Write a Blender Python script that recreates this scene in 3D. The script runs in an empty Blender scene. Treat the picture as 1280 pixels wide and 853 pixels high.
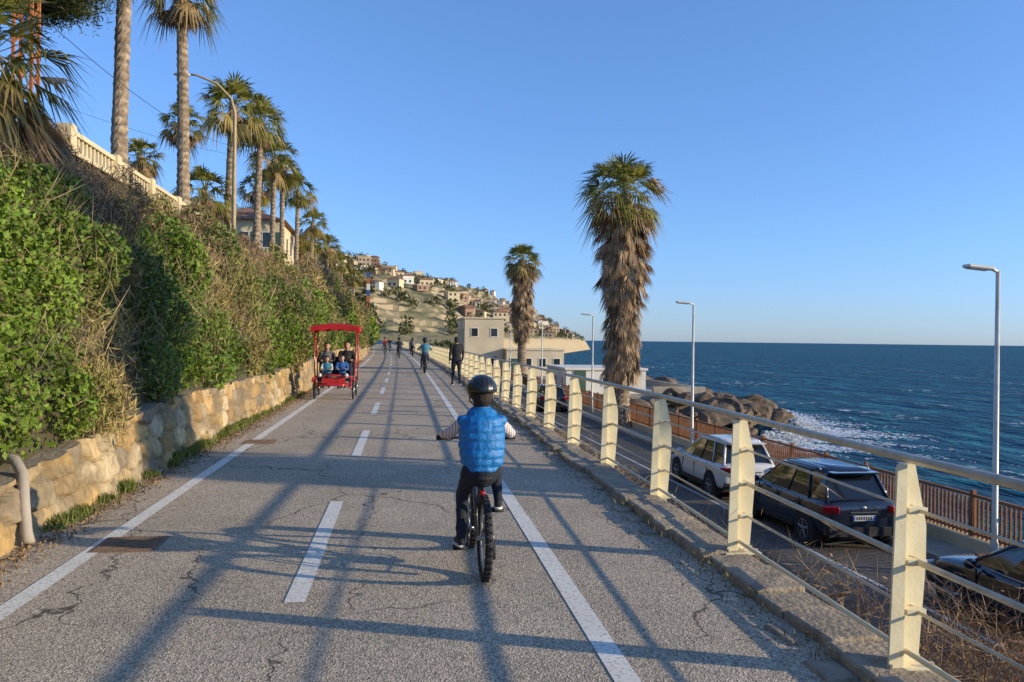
import bpy, bmesh, math, random
import numpy as np
from mathutils import Vector, Matrix, noise
random.seed(7); rng=np.random.default_rng(7)
S=bpy.context.scene
S.view_settings.view_transform='Standard'; S.view_settings.look='None'; S.view_settings.exposure=0
V=Vector
# ---------------------------------------------------------------- helpers
def link(o,parent=None):
    S.collection.objects.link(o)
    if parent: o.parent=parent
    return o
def empty(name,loc=(0,0,0),rz=0,sc=1):
    e=bpy.data.objects.new(name,None); e.location=loc; e.rotation_euler=(0,0,rz); e.scale=(sc,)*3
    e.empty_display_size=.2
    return link(e)
def M(name,c,rough=.7,metal=0,c2=None,scale=4,bump=0,bs=30,detail=5,attr=False,spec=None,trans=0,coat=0):
    m=bpy.data.materials.new(name); m.use_nodes=True; n=m.node_tree.nodes; l=m.node_tree.links
    b=n['Principled BSDF']; b.inputs['Roughness'].default_value=rough; b.inputs['Metallic'].default_value=metal
    if spec is not None: b.inputs['Specular IOR Level'].default_value=spec
    if coat: b.inputs['Coat Weight'].default_value=coat; b.inputs['Coat Roughness'].default_value=.05
    if c2 is None: c2=tuple(x*.72 for x in c)
    tc=n.new('ShaderNodeTexCoord'); no=n.new('ShaderNodeTexNoise'); no.inputs['Scale'].default_value=scale; no.inputs['Detail'].default_value=detail
    l.new(tc.outputs['Object'],no.inputs['Vector'])
    mr=n.new('ShaderNodeMapRange'); mr.inputs[1].default_value=.33; mr.inputs[2].default_value=.67
    l.new(no.outputs['Fac'],mr.inputs[0])
    mx=n.new('ShaderNodeMix'); mx.data_type='RGBA'
    l.new(mr.outputs[0],mx.inputs[0])
    if attr:
        at=n.new('ShaderNodeAttribute'); at.attribute_name='Col'
        mm=n.new('ShaderNodeMix'); mm.data_type='RGBA'; mm.blend_type='MULTIPLY'; mm.inputs[0].default_value=1
        mx.inputs[6].default_value=(*[x for x in c2],1); mx.inputs[7].default_value=(*c,1)
        l.new(at.outputs['Color'],mm.inputs[6]); l.new(mx.outputs[2],mm.inputs[7]); out=mm.outputs[2]
    else:
        mx.inputs[6].default_value=(*c2,1); mx.inputs[7].default_value=(*c,1); out=mx.outputs[2]
    l.new(out,b.inputs['Base Color'])
    if bump:
        n2=n.new('ShaderNodeTexNoise'); n2.inputs['Scale'].default_value=bs; n2.inputs['Detail'].default_value=6
        l.new(tc.outputs['Object'],n2.inputs['Vector'])
        bp=n.new('ShaderNodeBump'); bp.inputs['Strength'].default_value=bump; bp.inputs['Distance'].default_value=.02
        l.new(n2.outputs['Fac'],bp.inputs['Height']); l.new(bp.outputs[0],b.inputs['Normal'])
    if trans:
        t=n.new('ShaderNodeBsdfTranslucent'); l.new(out,t.inputs['Color'])
        ms=n.new('ShaderNodeMixShader'); ms.inputs[0].default_value=trans
        l.new(b.outputs[0],ms.inputs[1]); l.new(t.outputs[0],ms.inputs[2]); l.new(ms.outputs[0],n['Material Output'].inputs['Surface'])
    return m
class MB:
    def __init__(s): s.v=[]; s.f=[]; s.m=[]
    def add(s,vs,fs,mi):
        o=len(s.v); s.v+=[tuple(x) for x in vs]; s.f+=[tuple(i+o for i in f) for f in fs]; s.m+=[mi]*len(fs)
    def box(s,c,d,mi=0,R=None,top=None):
        vs=[]
        for z in(-.5,.5):
            for x,y in((-.5,-.5),(.5,-.5),(.5,.5),(-.5,.5)):
                k=top if (top and z>0) else 1
                p=V((x*d[0]*k,y*d[1]*k,z*d[2]))
                if R: p=R@p
                vs.append(p+V(c))
        s.add(vs,[(3,2,1,0),(4,5,6,7),(0,1,5,4),(1,2,6,5),(2,3,7,6),(3,0,4,7)],mi)
    def bb(s,x0,x1,y0,y1,z0,z1,mi=0): s.box(((x0+x1)/2,(y0+y1)/2,(z0+z1)/2),(x1-x0,y1-y0,z1-z0),mi)
    def tube(s,pts,rad,n=8,mi=0,flat=1,side=None,closed=False):
        pts=[V(p) for p in pts]; N=len(pts)
        if not hasattr(rad,'__len__'): rad=[rad]*N
        vs=[]; prev=V(side) if side else None
        for i,p in enumerate(pts):
            a=pts[(i-1)%N] if (i>0 or closed) else p; b=pts[(i+1)%N] if (i<N-1 or closed) else p
            t=(b-a).normalized()
            if prev is None: prev=t.orthogonal()
            r=(V(side) if side else prev); r=r-t*r.dot(t)
            if r.length<1e-5: r=t.orthogonal()
            r.normalize(); prev=r; u=t.cross(r)
            for k in range(n):
                an=2*math.pi*k/n
                vs.append(p+r*math.cos(an)*rad[i]+u*math.sin(an)*rad[i]*flat)
        fs=[]
        for i in range(N if closed else N-1):
            j=(i+1)%N
            for k in range(n): fs.append((i*n+k,i*n+(k+1)%n,j*n+(k+1)%n,j*n+k))
        if not closed: fs.append(tuple(range(n))[::-1]); fs.append(tuple((N-1)*n+k for k in range(n)))
        s.add(vs,fs,mi)
    def cap(s,a,b,ra,rb,mi=0,n=12,flat=1,side=None):
        a=V(a);b=V(b); d=(b-a)
        d=d.normalized() if d.length>1e-6 else V((0,0,1))
        P=[];R=[]
        for c_,r_ in((1,.05),(.87,.5),(.5,.87),(0,1)): P.append(a-d*ra*c_*min(1,flat+.2));R.append(ra*r_)
        for c_,r_ in((0,1),(.5,.87),(.87,.5),(1,.05)): P.append(b+d*rb*c_*min(1,flat+.2));R.append(rb*r_)
        if (b-a).length<1e-4: P.pop(3);R.pop(3)
        s.tube(P,R,n,mi,flat,side)
    def ell(s,c,r,mi=0,n=14,m=9,R=None):
        vs=[];fs=[]
        for j in range(m+1):
            t=math.pi*j/m
            for i in range(n):
                p=2*math.pi*i/n
                q=V((r[0]*math.sin(t)*math.cos(p),r[1]*math.sin(t)*math.sin(p),r[2]*math.cos(t)))
                if R: q=R@q
                vs.append(q+V(c))
        for j in range(m):
            for i in range(n): fs.append((j*n+i,(j+1)*n+i,(j+1)*n+(i+1)%n,j*n+(i+1)%n))
        s.add(vs,fs,mi)
    def obj(s,name,mats,parent=None,smooth=False,bevel=0,subsurf=0,loc=None):
        me=bpy.data.meshes.new(name); me.from_pydata(s.v,[],s.f)
        for m in mats: me.materials.append(m)
        me.polygons.foreach_set('material_index',s.m)
        if smooth: me.polygons.foreach_set('use_smooth',[True]*len(s.f))
        me.validate(); me.update()
        o=bpy.data.objects.new(name,me); link(o,parent)
        if loc: o.location=loc
        if bevel:
            b=o.modifiers.new('b','BEVEL'); b.width=bevel; b.segments=2; b.limit_method='ANGLE'
        if subsurf:
            b=o.modifiers.new('s','SUBSURF'); b.levels=subsurf; b.render_levels=subsurf
        return o
def npmesh(name,Vs,Fs,mats,cols=None,mi=None,smooth=False,parent=None):
    me=bpy.data.meshes.new(name); me.from_pydata(Vs.tolist(),[],Fs.tolist() if hasattr(Fs,'tolist') else Fs)
    for m in mats: me.materials.append(m)
    if mi is not None: me.polygons.foreach_set('material_index',mi)
    if smooth: me.polygons.foreach_set('use_smooth',[True]*len(me.polygons))
    if cols is not None:
        a=me.color_attributes.new('Col','FLOAT_COLOR','POINT')
        c=np.ones((len(Vs),4),dtype=np.float32); c[:,:3]=cols; a.data.foreach_set('color',c.ravel())
    me.update()
    o=bpy.data.objects.new(name,me); link(o,parent); return o
def unit(a): return a/np.maximum(np.linalg.norm(a,axis=1,keepdims=True),1e-9)
def leaves(name,P,L,Wd,cols,mat,axis=None,nb=None,fold=.25,parent=None):
    """one mesh of rhombic leaves; P centres, L half length, Wd half width"""
    N=len(P); a=unit(rng.normal(size=(N,3))) if axis is None else unit(axis)
    r=rng.normal(size=(N,3))
    if nb is not None: r=r*.55+nb
    b=unit(np.cross(a,r)); nn=np.cross(a,b)
    L=np.broadcast_to(L,(N,))[:,None]; Wd=np.broadcast_to(Wd,(N,))[:,None]
    Vv=np.empty((N,4,3)); Vv[:,0]=P-a*L; Vv[:,1]=P+b*Wd+nn*Wd*fold; Vv[:,2]=P+a*L; Vv[:,3]=P-b*Wd+nn*Wd*fold
    F=np.arange(4*N).reshape(N,4)
    return npmesh(name,Vv.reshape(-1,3),F,[mat],np.repeat(cols,4,axis=0),parent=parent)
def fb(x,y,z=0,o=4): return noise.fractal(V((x,y,z)),1.0,2.0,o)
def sm(t): t=max(0,min(1,t)); return t*t*(3-2*t)
def bx(Y): return 0.95*math.sin(math.pi*max(0,min(Y,140))/140)
# ---------------------------------------------------------------- materials
def asphalt(name,c,c2):
    m=bpy.data.materials.new(name); m.use_nodes=True; n=m.node_tree.nodes; l=m.node_tree.links; b=n['Principled BSDF']
    b.inputs['Roughness'].default_value=.9; b.inputs['Specular IOR Level'].default_value=.2
    tc=n.new('ShaderNodeTexCoord')
    def N(s,d=4,r=.6):
        q=n.new('ShaderNodeTexNoise'); q.inputs['Scale'].default_value=s; q.inputs['Detail'].default_value=d; q.inputs['Roughness'].default_value=r; l.new(tc.outputs['Object'],q.inputs['Vector']); return q.outputs['Fac']
    def MR(i,a,bb,c_=0,d_=1):
        q=n.new('ShaderNodeMapRange'); q.inputs[1].default_value=a;q.inputs[2].default_value=bb;q.inputs[3].default_value=c_;q.inputs[4].default_value=d_; l.new(i,q.inputs[0]); return q.outputs[0]
    def MX(f,a,bb,t='MIX'):
        q=n.new('ShaderNodeMix'); q.data_type='RGBA'; q.blend_type=t
        for i,x in((0,f),(6,a),(7,bb)):
            if hasattr(x,'is_linked') or hasattr(x,'links'): l.new(x,q.inputs[i])
            elif i==0: q.inputs[0].default_value=x
            else: q.inputs[i].default_value=(*x,1)
        return q.outputs[2]
    big=MR(N(.6,5),.35,.65); col=MX(big,c2,c)
    st=MR(N(1.7,6,.7),.55,.72,0,.35); col=MX(st,col,tuple(x*.55 for x in c2))
    vo=n.new('ShaderNodeTexVoronoi'); vo.inputs['Scale'].default_value=95; l.new(tc.outputs['Object'],vo.inputs['Vector'])
    sp=MR(vo.outputs['Color'],.1,.9,.45,1.55)
    cc=n.new('ShaderNodeCombineColor'); 
    for i in range(3): l.new(sp,cc.inputs[i])
    col=MX(1.0,col,cc.outputs[0],'MULTIPLY')
    # cracks
    nz=n.new('ShaderNodeTexNoise'); nz.inputs['Scale'].default_value=3; nz.inputs['Detail'].default_value=6; l.new(tc.outputs['Object'],nz.inputs['Vector'])
    va=n.new('ShaderNodeVectorMath'); va.operation='MULTIPLY_ADD'; l.new(nz.outputs['Color'],va.inputs[0]); va.inputs[1].default_value=(.5,.5,.5); l.new(tc.outputs['Object'],va.inputs[2])
    mp=n.new('ShaderNodeMapping'); mp.inputs['Scale'].default_value=(1,.45,1); l.new(va.outputs[0],mp.inputs[0])
    vc=n.new('ShaderNodeTexVoronoi'); vc.feature='DISTANCE_TO_EDGE'; vc.inputs['Scale'].default_value=.75; l.new(mp.outputs[0],vc.inputs['Vector'])
    cr=MR(vc.outputs['Distance'],.003,.009,1,0); mk=MR(N(.45,2),.43,.51)
    mu=n.new('ShaderNodeMath'); mu.operation='MULTIPLY'; l.new(cr,mu.inputs[0]); l.new(mk,mu.inputs[1])
    mu2=n.new('ShaderNodeMath'); mu2.operation='MULTIPLY'; l.new(mu.outputs[0],mu2.inputs[0]); mu2.inputs[1].default_value=.8
    col=MX(mu2.outputs[0],col,(.05,.042,.033))
    l.new(col,b.inputs['Base Color'])
    bp=n.new('ShaderNodeBump'); bp.inputs['Strength'].default_value=.6; bp.inputs['Distance'].default_value=.006
    l.new(vo.outputs['Distance'],bp.inputs['Height']); l.new(bp.outputs[0],b.inputs['Normal'])
    return m
m_path=asphalt('path_asphalt',(.54,.435,.315),(.43,.35,.255))
m_road=asphalt('road_asphalt',(.22,.18,.14),(.15,.125,.10))
def paint():
    m=M('road_paint',(.88,.84,.74),.7,c2=(.78,.73,.63),scale=3)
    n=m.node_tree.nodes; l=m.node_tree.links; b=n['Principled BSDF']; src=b.inputs['Base Color'].links[0].from_socket
    tc=n.new('ShaderNodeTexCoord'); q=n.new('ShaderNodeTexNoise'); q.inputs['Scale'].default_value=38; q.inputs['Detail'].default_value=8; q.inputs['Roughness'].default_value=.75; l.new(tc.outputs['Object'],q.inputs['Vector'])
    r=n.new('ShaderNodeMapRange'); r.inputs[1].default_value=.53; r.inputs[2].default_value=.59; l.new(q.outputs['Fac'],r.inputs[0])
    x=n.new('ShaderNodeMix'); x.data_type='RGBA'; l.new(r.outputs[0],x.inputs[0]); l.new(src,x.inputs[6]); x.inputs[7].default_value=(.46,.38,.29,1); l.new(x.outputs[2],b.inputs['Base Color'])
    return m
m_paint=paint()
m_stone=M('masonry_stone',(1.1,1.05,1),.9,c2=(.74,.7,.64),scale=14,bump=.8,bs=25,attr=True)
m_kerb=M('kerb_stone',(.48,.38,.26),.92,c2=(.26,.21,.15),scale=7,bump=.8,bs=30)
m_leaf=M('leaf',(1.15,1.1,1.1),.55,c2=(.75,.7,.7),scale=2.5,attr=True,trans=.22,spec=.3)
m_twig=M('dry_twig',(1.1,1.05,1),.9,c2=(.75,.7,.7),scale=2,attr=True)
m_bank=M('bank_soil',(.11,.085,.045),.95,c2=(.045,.042,.018),scale=1.3,bump=1,bs=8)
m_cream=M('cream_steel',(.86,.76,.50),.45,c2=(.76,.65,.41),scale=6,bump=.1,bs=60)
m_galv=M('galvanised_rail',(.66,.58,.43),.4,.2,scale=10)
m_conc=M('concrete',(.45,.38,.29),.9,c2=(.32,.27,.21),scale=1.2,bump=.4,bs=12)
m_white=M('white_render',(.84,.79,.68),.85,c2=(.74,.69,.58),scale=.8,bump=.2)
m_creamw=M('cream_render',(.74,.60,.36),.85,c2=(.62,.50,.30),scale=.6,bump=.2)
m_glassd=M('window_glass',(.03,.04,.05),.08,c2=(.02,.025,.03))
m_terra=M('terracotta_roof',(.38,.17,.09),.85,c2=(.26,.12,.07),scale=3,bump=.6,bs=10)
m_shut=M('green_shutter',(.06,.12,.08),.6)
m_rust=M('rusty_fence',(.36,.15,.055),.8,c2=(.22,.09,.04),scale=6)
m_pole=M('lamp_pole_paint',(.74,.70,.60),.45,.1)
m_black=M('black_rubber',(.018,.018,.02),.75)
m_steel=M('steel',(.45,.45,.46),.3,.9)
m_palmtr=M('palm_trunk',(1.1,1.05,1),.95,c2=(.55,.5,.45),scale=5,bump=1,bs=14,attr=True)
m_bark=M('bark',(.20,.14,.09),.95,c2=(.10,.07,.045),scale=5,bump=1,bs=14)
m_rock=M('shore_rock',(.21,.145,.09),.95,c2=(.07,.05,.035),scale=.9,bump=1,bs=4,detail=9)
# ---------------------------------------------------------------- world, sun, camera
EL=math.radians(14.8); sd=V((.934*math.cos(EL),-.357*math.cos(EL),math.sin(EL))).normalized()
w=bpy.data.worlds.new('World'); S.world=w; w.use_nodes=True; wn=w.node_tree.nodes; wl=w.node_tree.links
sky=wn.new('ShaderNodeTexSky'); sky.sky_type='NISHITA'; sky.sun_disc=False; sky.sun_elevation=EL; sky.sun_rotation=math.atan2(.934,-.357)
sky.altitude=0; sky.air_density=1.0; sky.dust_density=.15; sky.ozone_density=1.6
bg=wn['Background']; bg.inputs[1].default_value=.115
tc=wn.new('ShaderNodeTexCoord'); sx_=wn.new('ShaderNodeSeparateXYZ'); wl.new(tc.outputs['Generated'],sx_.inputs[0])
rp=wn.new('ShaderNodeValToRGB'); rp.color_ramp.elements[0].position=0.0; rp.color_ramp.elements[0].color=(.66,.98,2.15,1)
rp.color_ramp.elements[1].position=.45; rp.color_ramp.elements[1].color=(1.15,1.55,2.2,1)
q=rp.color_ramp.elements.new(.12); q.color=(.84,1.2,1.98,1)
wl.new(sx_.outputs['Z'],rp.inputs[0]); mxw=wn.new('ShaderNodeMix'); mxw.data_type='RGBA'; mxw.blend_type='MULTIPLY'; mxw.inputs[0].default_value=1
wl.new(sky.outputs[0],mxw.inputs[6]); wl.new(rp.outputs[0],mxw.inputs[7]); wl.new(mxw.outputs[2],bg.inputs[0])
sl=bpy.data.lights.new('sun','SUN'); sl.energy=5.0; sl.angle=math.radians(.55); sl.color=(1,.85,.59)
so=bpy.data.objects.new('sun',sl); so.rotation_euler=sd.to_track_quat('Z','Y').to_euler(); so.location=(30,-20,20); link(so)
cam=bpy.data.cameras.new('camera'); cam.lens=29; cam.sensor_width=36; cam.clip_end=60000; cam.clip_start=.05
co=bpy.data.objects.new('camera',cam); link(co); S.camera=co
th=math.radians(8.56); p=.002
f=V((math.sin(th)*math.cos(p),math.cos(th)*math.cos(p),-math.sin(p))); r=V((math.cos(th),-math.sin(th),0)); u=r.cross(f)
al=.0123; r2=r*math.cos(al)+u*math.sin(al); u2=u*math.cos(al)-r*math.sin(al)
co.matrix_world=Matrix(((r2.x,u2.x,-f.x,0),(r2.y,u2.y,-f.y,0),(r2.z,u2.z,-f.z,1.65),(0,0,0,1)))
# ---------------------------------------------------------------- sea
def sea_mat():
    m=bpy.data.materials.new('sea_water'); m.use_nodes=True; n=m.node_tree.nodes; l=m.node_tree.links; b=n['Principled BSDF']
    b.inputs['Roughness'].default_value=.4; b.inputs['Specular IOR Level'].default_value=.06; b.inputs['IOR'].default_value=1.33
    tc=n.new('ShaderNodeTexCoord')
    def N(sc,d,rot=.5,det=5):
        mp=n.new('ShaderNodeMapping'); mp.inputs['Scale'].default_value=(sc,sc*d,1); mp.inputs['Rotation'].default_value=(0,0,rot); l.new(tc.outputs['Object'],mp.inputs[0])
        q=n.new('ShaderNodeTexNoise'); q.inputs['Scale'].default_value=1; q.inputs['Detail'].default_value=det; q.inputs['Roughness'].default_value=.6; l.new(mp.outputs[0],q.inputs['Vector']); return q.outputs['Fac']
    a=N(.09,.45,.3); c=N(.5,.5,-.2); d=N(.004,.3,.1,3); e=N(1.1,.5,.4,6)
    def MR(i,x,y):
        q=n.new('ShaderNodeMapRange'); q.inputs[1].default_value=x;q.inputs[2].default_value=y; l.new(i,q.inputs[0]); return q.outputs[0]
    def MX(f,x,y):
        q=n.new('ShaderNodeMix'); q.data_type='RGBA'; l.new(f,q.inputs[0])
        for i,k in((6,x),(7,y)):
            if isinstance(k,tuple): q.inputs[i].default_value=(*k,1)
            else: l.new(k,q.inputs[i])
        return q.outputs[2]
    col=MX(MR(d,.35,.65),(.003,.045,.105),(.005,.075,.125))
    col=MX(MR(a,.42,.62),col,(.002,.030,.062))
    col=MX(MR(c,.46,.74),col,(.02,.20,.22))
    mu=n.new('ShaderNodeMath'); mu.operation='MULTIPLY'; l.new(MR(a,.57,.63),mu.inputs[0]); l.new(MR(e,.56,.63),mu.inputs[1])
    col=MX(mu.outputs[0],col,(.7,.75,.75))
    l.new(col,b.inputs['Base Color'])
    ad=n.new('ShaderNodeMath'); ad.operation='MULTIPLY_ADD'; l.new(a,ad.inputs[0]); ad.inputs[1].default_value=3.0; l.new(c,ad.inputs[2])
    bp=n.new('ShaderNodeBump'); bp.inputs['Strength'].default_value=1; bp.inputs['Distance'].default_value=2.0; l.new(ad.outputs[0],bp.inputs['Height']); l.new(bp.outputs[0],b.inputs['Normal'])
    return m
mb=MB(); mb.add([(-25000,-25000,-6.2),(25000,-25000,-6.2),(25000,25000,-6.2),(-25000,25000,-6.2)],[(0,1,2,3)],0); mb.obj('sea',[sea_mat()])
# ---------------------------------------------------------------- strips
def strip(name,xa,xb,y0,y1,z,mat,step=2,bend=True):
    ys=np.arange(y0,y1+1e-6,step); 
    if ys[-1]<y1-1e-6: ys=np.append(ys,y1)
    vs=[];fs=[]
    for i,y in enumerate(ys):
        o=bx(y) if bend else 0
        vs+=[(xa+o,y,z),(xb+o,y,z)]
        if i: fs.append((2*i-2,2*i-1,2*i+1,2*i))
    b=MB(); b.add(vs,fs,0); return b.obj(name,[mat])
strip('cycle_path',-3.1,2.45,-6,215,0,m_path)
strip('road_edge_line',-2.41,-2.28,-6,200,.004,m_paint)
strip('road_edge_line',1.02,1.15,-6,200,.004,m_paint)
b=MB(); y=-1.15
while y<180:
    o0,o1=bx(y),bx(y+3.2); b.add([(-.73+o0,y,.004),(-.60+o0,y,.004),(-.60+o1,y+3.2,.004),(-.73+o1,y+3.2,.004)],[(0,1,2,3)],0); y+=6.4
b.obj('centre_line_dashes',[m_paint])
strip('lower_road',5,11.3,-20,104,-2.85,m_road,bend=False)
strip('lower_road_line',9.08,9.17,-20,104,-2.846,m_paint,bend=False)
strip('lower_road_line',6.9,7.02,-20,104,-2.846,m_paint,bend=False)
b=MB(); b.bb(11.3,12.3,-20,104,-3.2,-2.72); b.obj('lower_pavement',[m_conc],bevel=.02)
b=MB(); b.bb(12.3,12.7,-20,66,-8,-2.45); b.obj('sea_wall',[m_creamw],bevel=.03)
b=MB(); b.bb(4.4,5.0,-20,104,-3.3,-2.86); b.obj('lower_verge',[m_bank])
b=MB(); b.add([(-3000,-3000,-.5),(2.9,-3000,-.5),(2.9,240,-.5),(-3000,240,-.5)],[(0,1,2,3)],0); b.obj('ground',[m_bank])
# embankment
ys=np.arange(-20,206,1.0); prof=[(2.40,-.03),(2.75,-.06),(3.2,-.45),(3.9,-1.4),(4.5,-2.4),(5.0,-2.9)]
vs=[];fs=[]
for i,y in enumerate(ys):
    for j,(x,z) in enumerate(prof):
        nn=fb(y*.6,x*2,3)*.12*(1 if j>1 else 0); vs.append((x+bx(y)+(nn if j<5 else 0),y,z+nn))
        if i and j: a=i*6+j; fs.append((a-7,a-1,a,a-6))
b=MB(); b.add(vs,[f[::-1] for f in fs],0); b.obj('embankment',[m_bank],smooth=True)
# ---------------------------------------------------------------- stone wall (left)
def wt(Y): return .42+.38*sm((Y-5)/7)+.25*sm((Y-20)/20)
def stone_wall(name,y0,y1,d):
    ny=int((y1-y0)/d)+1; nv=int(.8/d*.9)+4
    yy=np.linspace(y0,y1,ny); vv=np.linspace(0,1,nv)
    Yg,Vg=np.meshgrid(yy,vv,indexing='ij'); T=np.array([wt(a)+.05*fb(a*2.2,3,8,2) for a in yy]); Zg=Vg*T[:,None]
    sr=[];z=.08
    while z<1.15:
        a=y0-1+random.random()*.4
        while a<y1+1:
            wdt=random.uniform(.22,.62); sr.append((a+wdt/2,z+random.uniform(-.05,.05))); a+=wdt
        z+=random.uniform(.19,.26)
    sr=np.array(sr); out=np.zeros((ny*nv,)); idx=np.zeros(ny*nv,int)
    P=np.stack([Yg.ravel()*.72,Zg.ravel()*1.25],1); P=P+np.array([(fb(a*3,c*3,4,3)*.05,fb(a*3,c*3,14,3)*.05) for a,c in P]); sp=sr*np.array([.72,1.25])
    for k in range(0,len(P),2000):
        D=np.linalg.norm(P[k:k+2000,None]-sp[None],axis=2); part=np.partition(D,1,axis=1)
        out[k:k+2000]=part[:,1]-part[:,0]; idx[k:k+2000]=D.argmin(1)
    g=np.clip(out/.035,0,1); g=g*g*(3-2*g); dep=rng.uniform(0,.09,len(sr))[idx]
    pal=np.array([(.60,.40,.17),(.58,.43,.22),(.52,.33,.13),(.36,.29,.20),(.62,.50,.31),(.58,.39,.15)])
    sc=pal[rng.integers(0,6,len(sr))]*rng.uniform(.6,1.05,(len(sr),1))
    nzv=np.array([fb(a*7,b*7,1,3) for a,b in zip(Yg.ravel(),Zg.ravel())])
    dirt=np.clip(np.array([fb(a*1.1,b*1.8,61,4) for a,b in zip(Yg.ravel(),Zg.ravel())])*1.8+.2,0,.75)[:,None]
    col=sc[idx]*g[:,None]+np.array((.16,.125,.08))*(1-g[:,None]); col=col*(1-dirt)+np.array((.22,.17,.10))*dirt
    X=-3.02-.13*Vg.ravel()+ (dep+.03)*g + nzv*.026 + np.array([bx(a) for a in Yg.ravel()])
    Vv=np.stack([X,Yg.ravel(),Zg.ravel()],1)
    F=[];
    for i in range(ny-1):
        for j in range(nv-1): a=i*nv+j; F.append((a,a+nv,a+nv+1,a+1))
    tb=Vv.reshape(ny,nv,3)[:,-1].copy(); t2=tb.copy(); t2[:,0]-=.5; o=len(Vv); Vv=np.vstack([Vv,tb,t2])
    col=np.vstack([col,np.tile((.30,.25,.18),(2*ny,1))])
    for i in range(ny-1): F.append((o+i,o+i+1,o+ny+i+1,o+ny+i))
    return npmesh(name,Vv,F,[m_stone],col,smooth=True)
stone_wall('stone_retaining_wall',-4,24,.03)
stone_wall('stone_retaining_wall',24,120,.1)
# kerb slabs right
b=MB(); y=-5
while y<150:
    L=random.uniform(.3,.8); o=bx(y+L/2); wd=random.uniform(-.05,.05); h=random.uniform(.045,.085)
    R=Matrix.Rotation(random.uniform(-.05,.05),3,'Z')@Matrix.Rotation(random.uniform(-.04,.04),3,'Y')
    b.box((2.40+o+wd/2,y+L/2,h/2-.01),(.36-wd,L-.02,h+.03),0,R)
    if random.random()<.6: b.box((2.13+o+random.uniform(-.05,.03),y+L/2,.0),(random.uniform(.08,.2),random.uniform(.1,.35),.04),0,R)
    y+=L
ko=b.obj('stone_kerb',[m_kerb],bevel=.018)
n=7000; Y=rng.uniform(0,40,n); P=np.stack([2.12+rng.normal(0,.12,n)+np.array([bx(a) for a in Y]),Y,rng.uniform(.004,.02,n)],1)
leaves('kerb_gravel',P,rng.uniform(.004,.014,n),rng.uniform(.004,.010,n),np.array((.32,.26,.18))*rng.uniform(.5,1.3,(n,1)),m_twig,nb=np.tile((0,0,3.),(n,1)))
n=2600; Y=rng.uniform(0,30,n); cl_=np.array([fb(a*1.5,4,4) for a in Y]); Y=Y[cl_>.0]; n=len(Y); P=np.stack([2.2+rng.normal(0,.05,n)+np.array([bx(a) for a in Y]),Y,rng.uniform(.01,.07,n)],1); ax=rng.normal(size=(n,3))*.5; ax[:,2]=1
leaves('kerb_weeds',P,.035,.004,np.array((.30,.26,.10))*rng.uniform(.5,1.2,(n,1)),m_twig,axis=ax)
# ---------------------------------------------------------------- path railing
b=MB(); Y=3.76-2.2*3
posts=[]
while Y<150: posts.append(Y); Y+=2.2
def px(y): return 2.46+min(.14,max(0,(y-3.8)*.03))+bx(y)
for Y in posts:
    X=px(Y)
    def plate(pts,y,t):
        n=len(pts); vs=[(X+a,y,z) for a,z in pts]+[(X+a,y+t,z) for a,z in pts]
        fs=[tuple(range(n)),tuple(range(2*n-1,n-1,-1))]+[(i,(i+1)%n,n+(i+1)%n,n+i)[::-1] for i in range(n)]
        b.add(vs,fs,0)
    plate([(-.100,.0),(-.022,.0),(-.012,1.06),(-.062,1.06)],Y-.05,.014)
    plate([(-.005,.0),(.110,.0),(.150,.55),(.150,.74),(.085,1.05),(.005,1.05)],Y+.03,.014)
    b.box((X-.014,Y-.002,.52),(.012,.075,1.02))
    b.box((X+.02,Y,.055),(.28,.17,.014))
    for sx in(-.09,.13):
        for sy in(-.055,.055): b.tube([(X+sx,Y+sy,.06),(X+sx,Y+sy,.085)],.011,6,1)
    for zz in(.33,.575,.83): b.box((X+.05,Y-.005,zz),(.10,.09,.03)); b.tube([(X+.06,Y-.0,zz),(X+.06,Y+.02,zz)],.02,8,1)
def rail(z,xo,r,mi,n=8):
    pts=[(px(y)+xo,y,z) for y in posts]; b.tube(pts,r,n,mi)
rail(1.08,.04,.024,1,10); rail(.83,.06,.009,1); rail(.575,.06,.017,1); rail(.33,.06,.009,1); rail(.14,.0,.014,0)
b.obj('path_railing',[m_cream,m_galv])
# ---------------------------------------------------------------- lower fence
b=MB()
for y in np.arange(-6,100,.13): b.box((12.45,y,-2.05),(.035,.045,.85))
for y in np.arange(-6,100,2.0): b.box((12.45,y,-1.98),(.09,.09,1.05))
b.bb(12.41,12.49,-6,100,-1.60,-1.54); b.bb(12.42,12.48,-6,100,-2.4,-2.35)
b.obj('promenade_fence',[m_rust])
# ---------------------------------------------------------------- bank surface and vegetation
def bankP(Y,s,d=0.0):
    t=wt(Y); Wd=2.6-1.1*sm((Y-25)/30); x=-3.30-Wd*s**1.15; z=t-.02+(4.70-t)*s**.78
    c=fb(Y*.55,s*2.6,5,3)*.42+fb(Y*1.7,s*7,9,2)*.16
    bul=(.22*math.sin(math.pi*min(1,s*1.15))+c*(.25+.75*sm(s*5)))+d
    return (x+bx(Y)+bul*.9,Y,z+bul*.42)
ys=np.concatenate([np.arange(-4,30,.3),np.arange(30,215,1.0)]); ns=22; vs=[];F=[]
for i,Y in enumerate(ys):
    for j in range(ns):
        vs.append(bankP(Y,j/(ns-1)))
        if i and j: a=i*ns+j; F.append((a-ns-1,a-1,a,a-ns))
b=MB(); b.add(vs,F,0); b.obj('planted_bank',[m_bank],smooth=True)
GREEN=np.array((.18,.28,.03)); DKGREEN=np.array((.11,.165,.028)); OLIVE=np.array((.27,.25,.065)); GOLD=np.array((.38,.31,.12)); DRY=np.array((.30,.21,.12))
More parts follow.
